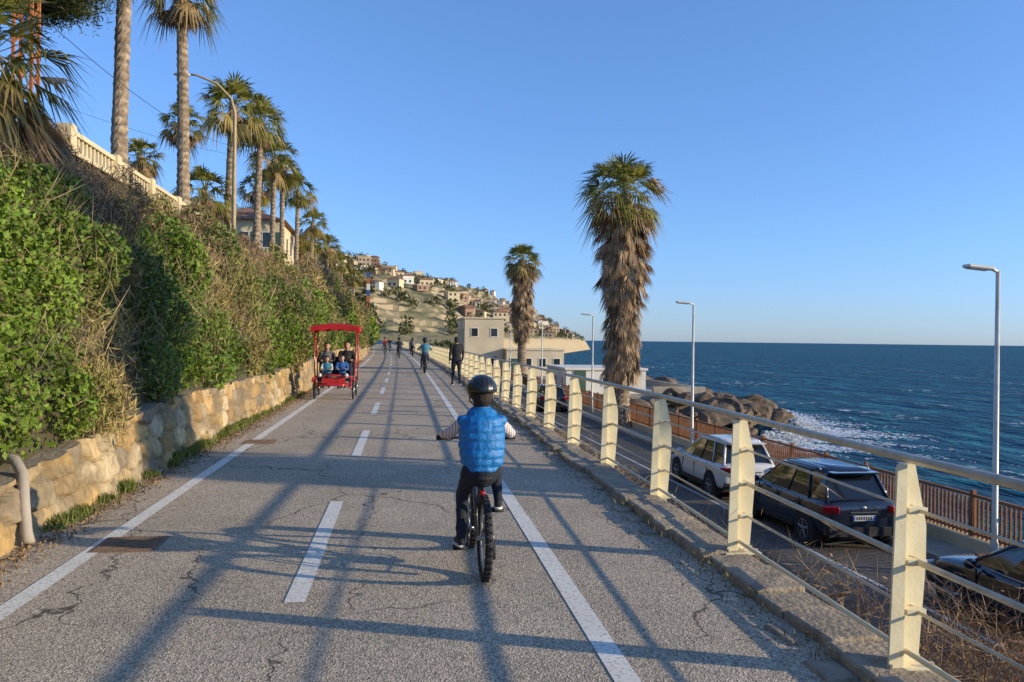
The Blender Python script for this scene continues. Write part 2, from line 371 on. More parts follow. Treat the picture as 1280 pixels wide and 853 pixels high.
def kind(Y,s,j):
    a=fb(Y*.30,s*1.6,20,3); lowg=1-sm((s-.45)/.22)
    g=.10+a*1.05+.46*lowg
    if Y<8.5+4*s: g+=.85*(1-sm((s-.42)/.2))-.25
    elif Y<11.2+4.5*s: g-=.75*(1-sm((Y-(10.2+4.5*s))/1))
    if s>.65: g-=.12
    g+=j
    return 0 if g>.66 else (1 if g>.42 else (2 if g>.12 else (3 if g>-.12 else 4)))
PAL=[GREEN,DKGREEN,OLIVE,GOLD,DRY]
def cover(n,y0,y1,L,W,pw=1):
    Y=rng.uniform(y0,y1,n); s=rng.uniform(0,1,n)**.95; d=np.abs(rng.normal(0,1,n))*.10*pw
    P=np.empty((n,3)); C=np.empty((n,3)); K=np.zeros(n,int)
    for i in range(n):
        P[i]=bankP(Y[i],s[i],d[i]-.03); k=kind(Y[i],s[i],rng.normal(0,.12)); K[i]=k
        C[i]=PAL[k]*(1+.5*fb(Y[i]*1.3,s[i]*5,31,3))*rng.uniform(.6,1.3)
    put(P,C,K,L,W)
ACC=[[],[]]
def put(P,C,K,L,W):
    C=np.clip(C,.012,.6); A=K<2; n=len(P); u_=rng.uniform(.6,1.3,n)
    ACC[0].append((P[A],L*u_[A],W*u_[A],C[A]))
    B=~A; O=K[B]==2
    ACC[1].append((P[B],L*np.where(O,1.5,2.3)*rng.uniform(.5,1.4,B.sum()),W*np.where(O,.45,.30)*rng.uniform(.6,1.6,B.sum()),C[B]))
def bushes(nb_,y0,y1,rmin,rmax,L,W,per,crest=.25,smax=1.0,cr_=1.0):
    for _ in range(nb_):
        Y=random.uniform(y0,y1); c_=random.random()
        s=random.uniform(smax-.07,smax) if c_<crest else (random.uniform(0,.10) if c_<crest+.15 else random.uniform(.1,min(.95,smax)))
        r_=random.uniform(rmin,rmax)*(cr_ if c_<crest else 1); k=kind(Y,s,random.gauss(0,.2)); c=np.array(bankP(Y,s,r_*.25)); 
        if c_>=crest and c_<crest+.15: r_*=.7
        n=int(per*(r_/rmax)**2); D=unit(rng.normal(size=(n,3))); D[:,0]=np.abs(D[:,0])*np.where(rng.random(n)<.8,1,-1)
        lump=np.array([1+.35*noise.noise(V(q)*2.3+V((Y*3,0,0))) for q in D])[:,None]
        rad=r_*(rng.uniform(.35,1.0,(n,1))**.4)*lump; P=c+D*rad*np.array((.8,1.05,.9))
        C=PAL[k]*random.uniform(.75,1.25)*rng.uniform(.6,1.35,(n,1)); K=np.full(n,k); K=np.where(rng.random(n)<.10,4,K)
        C[K==4]=DRY*rng.uniform(.6,1.3,((K==4).sum(),1)); put(P,C,K,L,W)
cover(60000,1.5,14,.034,.023); cover(42000,14,32,.055,.034,1.3); cover(30000,32,80,.11,.07,2); cover(16000,80,200,.24,.16,3)
bushes(75,3,14,.28,.62,.032,.022,1500,.22,1.0,1.2); bushes(125,14,34,.32,.75,.05,.030,900,.25,.88,.6); bushes(130,34,90,.5,1.1,.10,.06,380,.3); bushes(110,90,205,.8,1.7,.22,.13,230,.35)
g=ACC[0]; leaves('hedge_foliage',np.vstack([a[0] for a in g]),np.concatenate([a[1] for a in g]),np.concatenate([a[2] for a in g]),np.vstack([a[3] for a in g]),m_leaf,nb=np.tile((.8,-.1,.5),(sum(len(a[0]) for a in g),1)))
g=ACC[1]; Pp=np.vstack([a[0] for a in g]); ax=rng.normal(size=Pp.shape); ax[:,2]=ax[:,2]*1.3+.4; ax[:,0]+=.3
leaves('dry_shrub_foliage',Pp,np.concatenate([a[1] for a in g]),np.concatenate([a[2] for a in g]),np.vstack([a[3] for a in g]),m_twig,axis=ax)
n=9000; Y=rng.uniform(2,45,n); s=rng.uniform(.1,.92,n); P=np.array([bankP(a,c,.12+.25*random.random()) for a,c in zip(Y,s)]); ax=rng.normal(size=(n,3)); ax[:,2]=np.abs(ax[:,2])+1.0; ax[:,0]+=.5
sc_=1+np.clip(Y-12,0,30)/14
leaves('dry_stems',P,rng.uniform(.12,.34,n),rng.uniform(.0025,.005,n)*sc_,np.array((.44,.34,.19))*rng.uniform(.5,1.25,(n,1)),m_twig,axis=ax)
# grass tufts at wall base
P=[];A=[];C=[]
cl=[(random.uniform(2,40)) for _ in range(45)]+[9.1,9.3,11.9,12.4,12.8,14.6,15.1,15.7,16.4,17,18]
for cy in cl:
    hgt=random.uniform(.05,.11)*(1.8 if 11<cy<18 else 1)
    for _ in range(90):
        P.append((-2.93+bx(cy)+random.gauss(0,.06),cy+random.gauss(0,.16 if cy>11 else .08),hgt*.5)); A.append((random.gauss(0,.5),random.gauss(0,.5),1)); k=random.uniform(.6,1.3); C.append((.17*k,.21*k,.04*k))
P=np.array(P);leaves('grass_tufts',P,.075,.008,np.array(C),m_leaf,axis=np.array(A))
n=14000; Y=rng.uniform(-3,60,n); P=np.stack([-2.90+np.abs(rng.normal(0,.14,n))+np.array([bx(a) for a in Y]),Y,rng.uniform(.003,.02,n)],1)
kk=rng.uniform(.5,1.3,(n,1)); leaves('leaf_litter',P,.016,.010,np.array((.28,.19,.09))*kk,m_twig)
# dry shrub on embankment, bottom right
n=16000; Y=rng.uniform(-1,26,n); cx=np.array([fb(a*.8,1,2) for a in Y]); t=rng.uniform(0,1,n)
P=np.stack([3.0+t*1.9+rng.normal(0,.1,n)+np.array([bx(a) for a in Y]),Y,-.25-1.15*t+cx*.5+rng.normal(0,.16,n)-.25*(Y>7)],1)
ax=rng.normal(size=(n,3)); ax[:,2]+=.8
leaves('dry_embankment_shrub',P,rng.uniform(.05,.2,n),rng.uniform(.002,.006,n),np.array((.38,.26,.14))*rng.uniform(.5,1.3,(n,1)),m_twig,axis=ax)
n=11000; P=np.stack([3.85+rng.normal(0,.35,n),3.6+rng.normal(0,1.0,n),-.40+rng.normal(0,.18,n)],1); ax=rng.normal(size=(n,3)); ax[:,2]+=.5
leaves('dry_bush',P,rng.uniform(.04,.16,n),rng.uniform(.0015,.004,n),np.array((.44,.29,.16))*rng.uniform(.4,1.3,(n,1)),m_twig,axis=ax)
# ---------------------------------------------------------------- upper terrace and parapet
b=MB(); b.add([(-5.5,-20,4.62),(-3.3,215,4.62),(-400,215,4.62),(-400,-20,4.62)],[(0,1,2,3)],0); b.obj('upper_terrace',[m_bank])
b=MB(); 
b.bb(-6.15,-5.95,16.6,33,4.3,5.05); b.bb(-6.2,-5.9,16.6,33,5.052,5.13)
for y in np.arange(16.8,33,.22): b.box((-6.05,y,5.3),(.06,.07,.34))
b.bb(-6.12,-5.98,16.6,33,5.47,5.56)
for y in np.arange(16.7,34,2.7): b.box((-6.05,y,5.0),(.26,.3,1.22))
b.obj('terrace_balustrade',[m_creamw])
# ---------------------------------------------------------------- palms
def palm(name,x,y,zb,zt,cr=2.0,tr=.24,skirt=0,sr=.9,nf=46,seed=1,dead=.15,nb=15,lean=0):
    R=random.Random(seed); vs=[];fs=[];mi=[];cols=[]
    H=zt-zb; n=12; rings=max(6,int(H/.13)); lx=R.uniform(-.25,.25)+lean; ly=R.uniform(-.2,.2)
    def ctr(t): return V((x+lx*(t*t)*H/9,y+ly*math.sin(t*2)*H/9,zb+H*t))
    for i in range(rings):
        t=i/(rings-1); c=ctr(t); rr=tr*(1.3-.5*t**.4)*(1+(.05 if i%2 else -.04)*R.uniform(.4,1.5))*(1+.35*sm((t-.90)/.10))
        base=np.array((.50,.40,.28)) if i%2 else np.array((.28,.21,.14))
        for k in range(n):
            a=2*math.pi*k/n+(i%2)*.26; q=rr*(1+R.uniform(-.06,.06)); vs.append((c.x+math.cos(a)*q,c.y+math.sin(a)*q,c.z+R.uniform(-.03,.03))); cols.append(tuple(base*R.uniform(.65,1.2)))
        if i:
            for k in range(n): fs.append(((i-1)*n+k,(i-1)*n+(k+1)%n,i*n+(k+1)%n,i*n+k)); mi.append(0)
    def frond(c,az,el,pet,fl,spread,nbl,col,droop,wk=.40):
        d=V((math.cos(az)*math.cos(el),math.sin(az)*math.cos(el),math.sin(el)))
        s=V((-math.sin(az),math.cos(az),0)); tilt=R.uniform(-.7,.7); up=d.cross(s); s=s*math.cos(tilt)+up*math.sin(tilt)
        e=c+d*pet-V((0,0,pet*.08)); o=len(vs); w_=.022
        for q in(c-s*w_,c+s*w_,e+s*w_*.7,e-s*w_*.7): vs.append(tuple(q)); cols.append(tuple(k*1.1 for k in col))
        fs.append((o,o+1,o+2,o+3)); mi.append(1)
        for i in range(nbl):
            f_=(i/(nbl-1)-.5)*2; an=f_*spread+R.uniform(-.05,.05); bd=(d*math.cos(an)+s*math.sin(an)).normalized()
            L=fl*(1-.25*abs(f_))*R.uniform(.8,1.12); w2=fl*spread/nbl*wk
            sd_=(s*math.cos(an)-d*math.sin(an)); m=e+bd*L*.5-V((0,0,L*droop*.12)); tp=e+bd*L*.93-V((0,0,L*droop*R.uniform(.35,.85)))
            kk=R.uniform(.7,1.3); cc=tuple(k*kk for k in col); o=len(vs)
            for q in(e-sd_*w2*.15,e+sd_*w2*.15,m+sd_*w2,m-sd_*w2,tp): vs.append(tuple(q)); cols.append(cc)
            fs.append((o,o+1,o+2,o+3)); mi.append(1); fs.append((o+3,o+2,o+4)); mi.append(1)
    top=ctr(1)
    for i in range(nf):
        q=i/nf; el=math.radians(82-122*q+R.uniform(-12,12)); az=i*2.39996+R.uniform(-.3,.3)
        isd=R.random()<dead*max(0,(q-.45))*3
        g=R.uniform(.75,1.35); col=(.20*g,.20*g,.035*g) if not isd else (.42,.30,.13)
        if q>.75 and R.random()<.5: col=(.34*g,.27*g,.08*g)
        frond(top+V((0,0,R.uniform(-.3,.1))),az,el,cr*R.uniform(.38,.62),cr*R.uniform(.42,.66),1.2,nb,col,.5+.9*q)
    nsk=int(skirt*75)+14
    for i in range(nsk):
        t=R.random(); zz=-.2-t*max(skirt-.8,.25); el=math.radians(R.uniform(-84,-60)+ (28*(1-t) if R.random()<.3 else 0)); az=R.uniform(0,6.283)
        k=R.uniform(.5,1.25); rad=sr*(1-.35*t+.12*math.sin(t*9+seed))*(1 if skirt>0 else .6)
        c=top+V((math.cos(az)*rad*.5,math.sin(az)*rad*.5,zz))
        frond(c,az,el,.25+.3*rad,.7+.3*rad,.42,8,(.44*k,.31*k,.17*k),.25,.55)
    return npmesh(name,np.array(vs),fs,[m_palmtr,m_leaf],np.array(cols),mi)
row=[(-7.8,25.4,17.0,2.2,.22),(-7.9,33.5,15.0,1.9,.24),(-7.9,42.6,13.0,2.1,.22),(-8.0,51.8,14.6,2.1,.22),(-8.0,58.8,13.9,2,.2),(-8.1,65,14.3,1.9,.2),(-8,74,14.4,2,.2),
 (-7.6,84,13,2,.2),(-7.8,92,12,2,.2),(-7.2,100,12.5,2,.2),(-7.6,110,12.2,2,.2),(-6.6,122,12.4,2,.2),(-11.7,50.2,14,1.6,.18),(-13.5,47.5,11.4,1.5,.18),(-8.9,41.8,8.7,1.7,.2),(-9.4,62,12.6,1.7,.2),(-5.4,132,11,2,.2),(-9,88,10.5,1.8,.2)]
for i,(x,y,z,cr,tr) in enumerate(row): palm('palm_tree',x,y,4.55,z,cr,tr,skirt=1.0 if i%3==0 else .5,sr=.55,nf=46,seed=20+i,nb=14)
palm('palm_tree',11.75,40.7,-2.8,9.1,2.6,.45,skirt=9.2,sr=1.30,nf=64,seed=5,nb=18,dead=.3)
palm('palm_tree',13.6,83.5,-2.9,9.8,2.4,.45,skirt=8,sr=1.35,nf=56,seed=9,nb=14,dead=.3)
palm('palm_tree',13.9,4.85,-2.8,9.6,2.5,.72,skirt=9.5,sr=.95,nf=40,seed=11,nb=12)  # unseen palm, placed out of view to cast the shadow band across the path
palm('palm_tree',-4.95,10.7,2.8,4.95,1.35,.22,skirt=1.2,sr=.7,nf=46,seed=15,nb=22,dead=.5)
# pine
def pine(name,x,y,zb,zt,cr):
    e=empty(name,(0,0,0)); b=MB(); b.tube([(x-.5,y,zb),(x-.2,y+.1,(zb+zt)/2),(x,y,zt-1)],[.3,.24,.14],10,0)
    P=[];C=[]
    for i in range(34):
        a=random.uniform(0,6.28); rr=cr*random.uniform(.25,1)**.6; c=V((x+math.cos(a)*rr,y+math.sin(a)*rr,zt-1.2*(rr/cr)**2+random.uniform(-.6,.5)))
        b.tube([(x,y,zt-1.8),(V((x,y,zt-1.4))+c)/2,c],[.08,.05,.02],6,0)
        for _ in range(600):
            q=V((random.gauss(0,1),random.gauss(0,1),random.gauss(0,.55))); q*= .34; P.append(c+q); k=random.uniform(.5,1.3); C.append((.09*k,.11*k,.025*k))
    b.obj('trunk_and_branches',[m_bark],e,True); leaves('needles',np.array(P),.10,.016,np.array(C),m_leaf,parent=e)
pine('pine_tree',-10.3,23.5,4.6,12.0,2.7)
pine('pine_tree',-16,90,4.6,15,4)
# lattice mast upper left
m_orange=M('oxide_red_paint',(.50,.16,.04),.7)
b=MB(); cx,cy=-6.5,16.0
for sx in(-.15,.15):
    for sy in(-.15,.15): b.box((cx+sx,cy+sy,9.2),(.05,.05,9))
for i in range(22):
    z=4.8+i*.40
    for a,c in(((-.15,-.15),(.15,-.15)),((.15,-.15),(.15,.15)),((-.15,.15),(.15,.15)),((-.15,-.15),(-.15,.15))):
        b.tube([(cx+a[0],cy+a[1],z),(cx+c[0],cy+c[1],z+.40)],.014,5)
b.obj('lattice_mast',[m_orange])
b=MB()
def cable(a,c,sag):
    a=V(a);c=V(c); b.tube([a.lerp(c,t/14)-V((0,0,sag*4*(t/14)*(1-t/14))) for t in range(15)],.007,4)
cable((-6.5,16.0,7.6),(-6.6,36.8,9.8),.5); cable((-6.6,36.8,10.6),(-7,72,10.5),.6); cable((-14,30,10.5),(-6.6,36.8,9.4),.3)
b.obj('overhead_cable',[m_black])
# ---------------------------------------------------------------- street lamps
def lamp_flat(x,y,zb,h):
    e=empty('street_lamp',(x,y,zb)); b=MB()
    b.tube([(0,0,0),(0,0,.5),(.0,0,.55),(0,0,h)],[.075,.075,.06,.04],10); b.box((0,0,.01),(.3,.3,.02))
    b.tube([(0,0,h-.02),(-.12,0,h+.03),(-.2,0,h+.04)],[.035,.035,.03],8); b.obj('pole',[m_pole],e,True)
    b=MB(); b.box((-.42,0,h+.06),(.56,.22,.07),0,Matrix.Rotation(.08,3,'Y')); b.obj('head',[m_pole],e,bevel=.025)
    b=MB(); b.box((-.44,0,h+.018),(.4,.16,.012),0,Matrix.Rotation(.08,3,'Y')); b.obj('lens',[m_white],e)
for y in(-1.5,14.5,30.7,46.6,62.5,79): lamp_flat(11.75,y,-2.72,5.82)
lamp_flat(22.5,75,-2.9,6.2)
m_warmpole=M('ochre_pole_paint',(.46,.34,.18),.6)
e=empty('street_lamp',(-6.6,36.8,4.6)); b=MB()
b.tube([(0,0,0),(0,0,1),(0,0,6.6),(-.15,-.1,7.2),(-.7,-.3,7.75),(-1.5,-.5,8.0),(-1.8,-.5,8.0)],[.12,.1,.075,.06,.05,.045,.04],8); b.obj('pole',[m_warmpole],e,True)
b=MB(); b.ell((-2.05,-.5,7.98),(.36,.14,.09)); b.obj('head',[m_pole],e,True)
# ---------------------------------------------------------------- buildings
def building(name,x0,x1,y0,y1,z0,z1,wall,roof='flat',rows=1,cols=3,sidecols=3,wz=1.1,shut=True,roofm=None,wh=1.3):
    e=empty(name,(0,0,0)); b=MB(); b.bb(x0,x1,y0,y1,z0,z1); b.obj('walls',[wall],e)
    b=MB()
    if roof=='flat': b.bb(x0-.15,x1+.15,y0-.15,y1+.15,z1+.003,z1+.2); b.obj('roof',[roofm or wall],e,bevel=.02)
    else:
        h=roof; xm=(x0+x1)/2; o=.5; vs=[(x0-o,y0-o,z1),(x1+o,y0-o,z1),(x1+o,y1+o,z1),(x0-o,y1+o,z1),(xm,y0+(x1-x0)*.35,z1+h),(xm,y1-(x1-x0)*.35,z1+h)]
        b.add(vs,[(0,1,4),(1,2,5,4),(2,3,5),(3,0,4,5),(3,2,1,0)],0); b.obj('roof',[m_terra],e)
    g=MB(); fr=MB(); sh=MB(); H=(z1-z0)/rows
    for r_ in range(rows):
        zc=z0+H*(r_+.52)
        for c_ in range(cols):
            xc=x0+(x1-x0)*(c_+.5)/cols
            fr.box((xc,y0-.02,zc),(wz+.2,.06,wh+.2)); g.box((xc,y0-.035,zc),(wz,.05,wh))
            if shut:
                for s_ in(-1,1): sh.box((xc+s_*(wz*.75+.15),y0-.03,zc),(wz*.5,.06,wh+.1))
        for c_ in range(sidecols):
            yc=y0+(y1-y0)*(c_+.5)/sidecols
            for X_,s_ in((x0,-1),(x1,1)):
                fr.box((X_+s_*.02,yc,zc),(.06,wz+.2,wh+.2)); g.box((X_+s_*.035,yc,zc),(.05,wz,wh))
    fr.obj('window_frames',[m_white],e); g.obj('windows',[m_glassd],e)
    if shut: sh.obj('shutters',[m_shut],e)
    b=MB(); b.box((x0+1.2,y0-.05,z0+1.05),(1,.08,2.1)); b.obj('door',[m_shut],e)
    return e
m_tanw=M('tan_render',(.46,.37,.24),.9,c2=(.36,.29,.19),scale=.5,bump=.2)
m_cr2=M('pale_cream_render',(.76,.63,.43),.85,c2=(.60,.49,.33),scale=.35,bump=.3,detail=9)
building('cream_house',9.6,14.6,104,114,-2.9,4.2,m_cr2,'flat',2,2,3,.8,False,wh=1.0)
building('seafront_building',14.7,22,102,112,-2.9,.3,m_cr2,'flat',1,4,3,.8,False,wh=1.0)
building('bathing_hut',15,22,68.5,77,-2.9,-.9,m_white,'flat',1,1,3,.6,False,wh=.6)
building('terrace_house',-16,-9.6,76,88,4.7,12.0,m_creamw,1.4,2,3,4,.9)
building('terrace_house',-22,-13,120,134,4.7,14,m_creamw,2,3,3,4,.9)
b=MB(); b.bb(12.7,27,66,118,-7,-2.9); b.obj('quay_platform',[m_conc],bevel=.05)
b=MB(); b.bb(22.2,26.8,67,67.5,-2.9,-2.2); b.bb(26.4,26.9,67.6,112,-2.9,-2.3); b.obj('quay_parapet',[m_conc],bevel=.03)
# rocks : angular boulders cut by random planes
def inside(px_,py,poly):
    c=False; j=len(poly)-1
    for i in range(len(poly)):
        if (poly[i][1]>py)!=(poly[j][1]>py) and px_<(poly[j][0]-poly[i][0])*(py-poly[i][1])/(poly[j][1]-poly[i][1])+poly[i][0]: c=not c
        j=i
    return c
bm=bmesh.new(); bmesh.ops.create_icosphere(bm,subdivisions=3,radius=1); iv=np.array([v.co[:] for v in bm.verts]); iff=[tuple(v.index for v in f_.verts) for f_ in bm.faces]; bm.free()
poly=[(16,57),(27,58),(37,71),(41,92),(45,116),(34,120),(27,112),(26.5,67),(15,65.5)]
b=MB(); cnt=0
def rock(x,y,z,s):
    A=iv.copy()
    for _ in range(9):
        nrm_=rng.normal(size=3); nrm_/=np.linalg.norm(nrm_); dd=A@nrm_-rng.uniform(.45,.8); A-=np.outer(np.clip(dd,0,None),nrm_)
    A+=rng.normal(0,.022,A.shape); A*=np.array((rng.uniform(.8,1.4),rng.uniform(.8,1.3),rng.uniform(.5,.85)))*s
    R=np.array((Matrix.Rotation(random.uniform(0,6),3,'Z')@Matrix.Rotation(random.uniform(-.6,.6),3,'X')))
    A=A@R.T+np.array((x,y,z)); b.add(A.tolist(),iff,0)
while cnt<620:
    x=random.uniform(14,46); y=random.uniform(56,121)
    if not inside(x,y,poly): continue
    d=max(0,min(1,(x-26)/(11+ (y-60)*.12))); d=max(d,sm((66-y)/10)) ; z=-3.3-2.7*d+random.uniform(-.5,.6)
    rock(x,y,z,random.uniform(.5,1.0) if random.random()<.75 else random.uniform(1.0,1.8)); cnt+=1
for _ in range(80): rock(random.uniform(12.9,16.5),random.uniform(-10,62),-6.2+random.uniform(-.4,.7),random.uniform(.5,1.1))
b.obj('shore_rocks',[m_rock])
n=14000; P=[]
edge=[(18,56.5),(27,57),(38,70),(42,92),(46,117)]
for _ in range(n):
    k=random.choice([0,1,1,1,2,2,3]); t=random.random(); A=edge[k];B=edge[k+1]; q=abs(random.gauss(0,1))*(2.6 if 1<=k<=2 else 1)*(1+fb(t*6+k*3,1,2)*1.2)
    P.append((A[0]+(B[0]-A[0])*t+q*.8,A[1]+(B[1]-A[1])*t-q*.8,-6.17+random.random()*1.2*math.exp(-q*q)*(1 if k in(1,2) else .4)))
m_foam=M('sea_foam',(.85,.87,.87),.8)
P=np.array(P); leaves('sea_foam',P,rng.uniform(.06,.28,n),rng.uniform(.04,.16,n),np.ones((n,3)),m_foam,nb=np.tile((0,0,5.),(n,1)),axis=np.stack([rng.normal(size=n),rng.normal(size=n),rng.normal(size=n)*.05],1))
# ---------------------------------------------------------------- distant hill
def Xc(Y): return 14+ (175-14)*min(1,max(0,(Y-200)/500))
def hillh(X,Y):
    d=Xc(Y)-X
    if Y>700: d-= (Y-700)*.25
    if d<0: return -9
    h=-6+6*sm(d/7)+.37*min(d,130)+.33*max(0,d-150)
    h*= .3+.7*sm((Y-200)/160)
    h+=fb(X*.012,Y*.012,4,5)*9*sm(d/60)+fb(X*.05,Y*.05,7,3)*2.0*sm(d/20)
    stp=2.6; q=h/stp; fl=math.floor(q); fr_=q-fl
    if h>4: h=stp*(fl+ (fr_*.55 if fr_<.7 else .385+(fr_-.7)/.3*.615))
    return h
xs=np.concatenate([np.arange(-420,-60,12),np.arange(-60,190,2.2)]); ys=np.concatenate([np.arange(214,520,3.5),np.arange(520,900,5)])
vs=[(x,y,hillh(x,y)) for y in ys for x in xs]; nx=len(xs); F=[(j*nx+i,j*nx+i+1,(j+1)*nx+i+1,(j+1)*nx+i) for j in range(len(ys)-1) for i in range(nx-1)]
def hillmat():
    m=M('terraced_hill',(.34,.26,.12),.95,c2=(.11,.115,.045),scale=.06,bump=0,detail=10)
    n=m.node_tree.nodes; l=m.node_tree.links; bs=n['Principled BSDF']; src=bs.inputs['Base Color'].links[0].from_socket
    g=n.new('ShaderNodeNewGeometry'); sp=n.new('ShaderNodeSeparateXYZ'); l.new(g.outputs['True Normal'],sp.inputs[0])
    r_=n.new('ShaderNodeMapRange'); r_.inputs[1].default_value=.90; r_.inputs[2].default_value=.74; l.new(sp.outputs['Z'],r_.inputs[0])
    x=n.new('ShaderNodeMix'); x.data_type='RGBA'; l.new(r_.outputs[0],x.inputs[0]); l.new(src,x.inputs[6]); x.inputs[7].default_value=(.46,.35,.20,1); l.new(x.outputs[2],bs.inputs['Base Color']); return m
b=MB(); b.add(vs,F,0); b.obj('distant_hill',[hillmat()])
b=MB()
for i in range(260):
    Y=random.uniform(340,800); d=random.uniform(8,165); X=Xc(Y)-d
    if X<-60: continue
    h=hillh(X,Y); w_=random.uniform(3.5,8); l_=random.uniform(4,7); hh=random.uniform(2.5,5)
    if h<0.5: h=.5
    mi=random.choice([0,1,1,2,5]); R=Matrix.Rotation(random.uniform(-.4,.4),3,'Z'); c=V((X,Y,h+hh/2-.5))
    b.box(c,(w_,l_,hh),mi,R)
    if random.random()<.7: b.box(c+V((0,0,hh/2+.45)),(w_+.8,l_+.8,.9),3,R,.35)
    else: b.box(c+V((0,0,hh/2+.15)),(w_+.4,l_+.4,.3),1,R)
    for a in range(int(w_/2.2)):
        for zz in np.arange(-hh/2+1.4,hh/2-.6,2.4): b.box(c+R@V((-w_/2+1.2+a*2.2,-l_/2,zz)),(.9,.12,1.1),4,R)
m_pink=M('pink_render',(.45,.28,.19),.9)
b.obj('hillside_village',[m_white,m_creamw,m_pink,m_terra,m_glassd,m_tanw])
b=MB()
for i in range(24):
    Y=random.uniform(430,680); X=Xc(Y)-random.uniform(50,140); h=hillh(X,Y); b.box((X,Y,h+.6),(random.uniform(10,26),4,1.8),0,None,.85)
b.obj('hillside_greenhouses',[m_conc])
P=[];C=[];Ls=[]
def dtree(x,y,z,r_,n,k0=1):
    for _ in range(n):
        q=V((random.gauss(0,1),random.gauss(0,1),random.gauss(0,1))).normalized()*r_*random.uniform(.4,1); P.append((x+q.x,y+q.y,z+r_*.9+q.z*.9)); k=random.uniform(.5,1.4)*k0; C.append((.095*k,.105*k,.03*k)); Ls.append(r_*.22)
for i in range(750):
    Y=random.uniform(225,800); X=Xc(Y)-random.uniform(5,200); h=hillh(X,Y); dtree(X,Y,h,random.uniform(1.2,3.2),60)
for i in range(80):
    Y=random.uniform(150,330); X=random.uniform(-30,-4)-(Y-150)*.02; dtree(X,Y,4.7 if Y<214 else hillh(X,Y),random.uniform(1.5,3),140,.9)
for i in range(60):
    Y=random.uniform(118,230); X=random.uniform(6.5,16)+.03*(Y-118); dtree(X,Y,-2.5,random.uniform(.9,2.2),110,1.4)
Ls=np.array(Ls); leaves('distant_trees',np.array(P),Ls,Ls*.6,np.array(C),m_leaf)
b=MB(); b.bb(4.5,26,104.5,216,-7.5,-2.95); b.obj('coastal_ground',[m_bank])
b=MB(); 
for i,mi in enumerate((0,1,2,0,1)): b.box((-4.0,168,9.4+i*1.2),(.7,.7,1.2),mi)
for sx in(-.3,.3): b.box((-4+sx,168,7),(.1,.1,6),0)
b.obj('signal_mast',[m_orange,M('blue_paint',(.05,.12,.3),.6),m_white])
# ---------------------------------------------------------------- drain covers, pipe
m_iron=M('rusty_iron',(.30,.19,.12),.85,c2=(.20,.13,.08),scale=12,bump=.5,bs=50)
for (x,y) in((-1.98,6.85),(-1.95,13.3)):
    b=MB(); b.bb(x-.24,x+.24,y-.24,y+.24,-.02,.007); 
    for i in range(9): b.box((x,y-.2+i*.05,.010),(.42,.022,.01))
    b.obj('drain_cover',[m_iron])
b=MB(); b.tube([(-3.15,7.30,.64),(-2.98,7.22,.62),(-2.88,7.12,.52),(-2.82,7.0,.30),(-2.76,6.9,.10),(-2.72,6.85,.03)],.042,10); b.obj('drain_pipe',[m_conc],smooth=True)
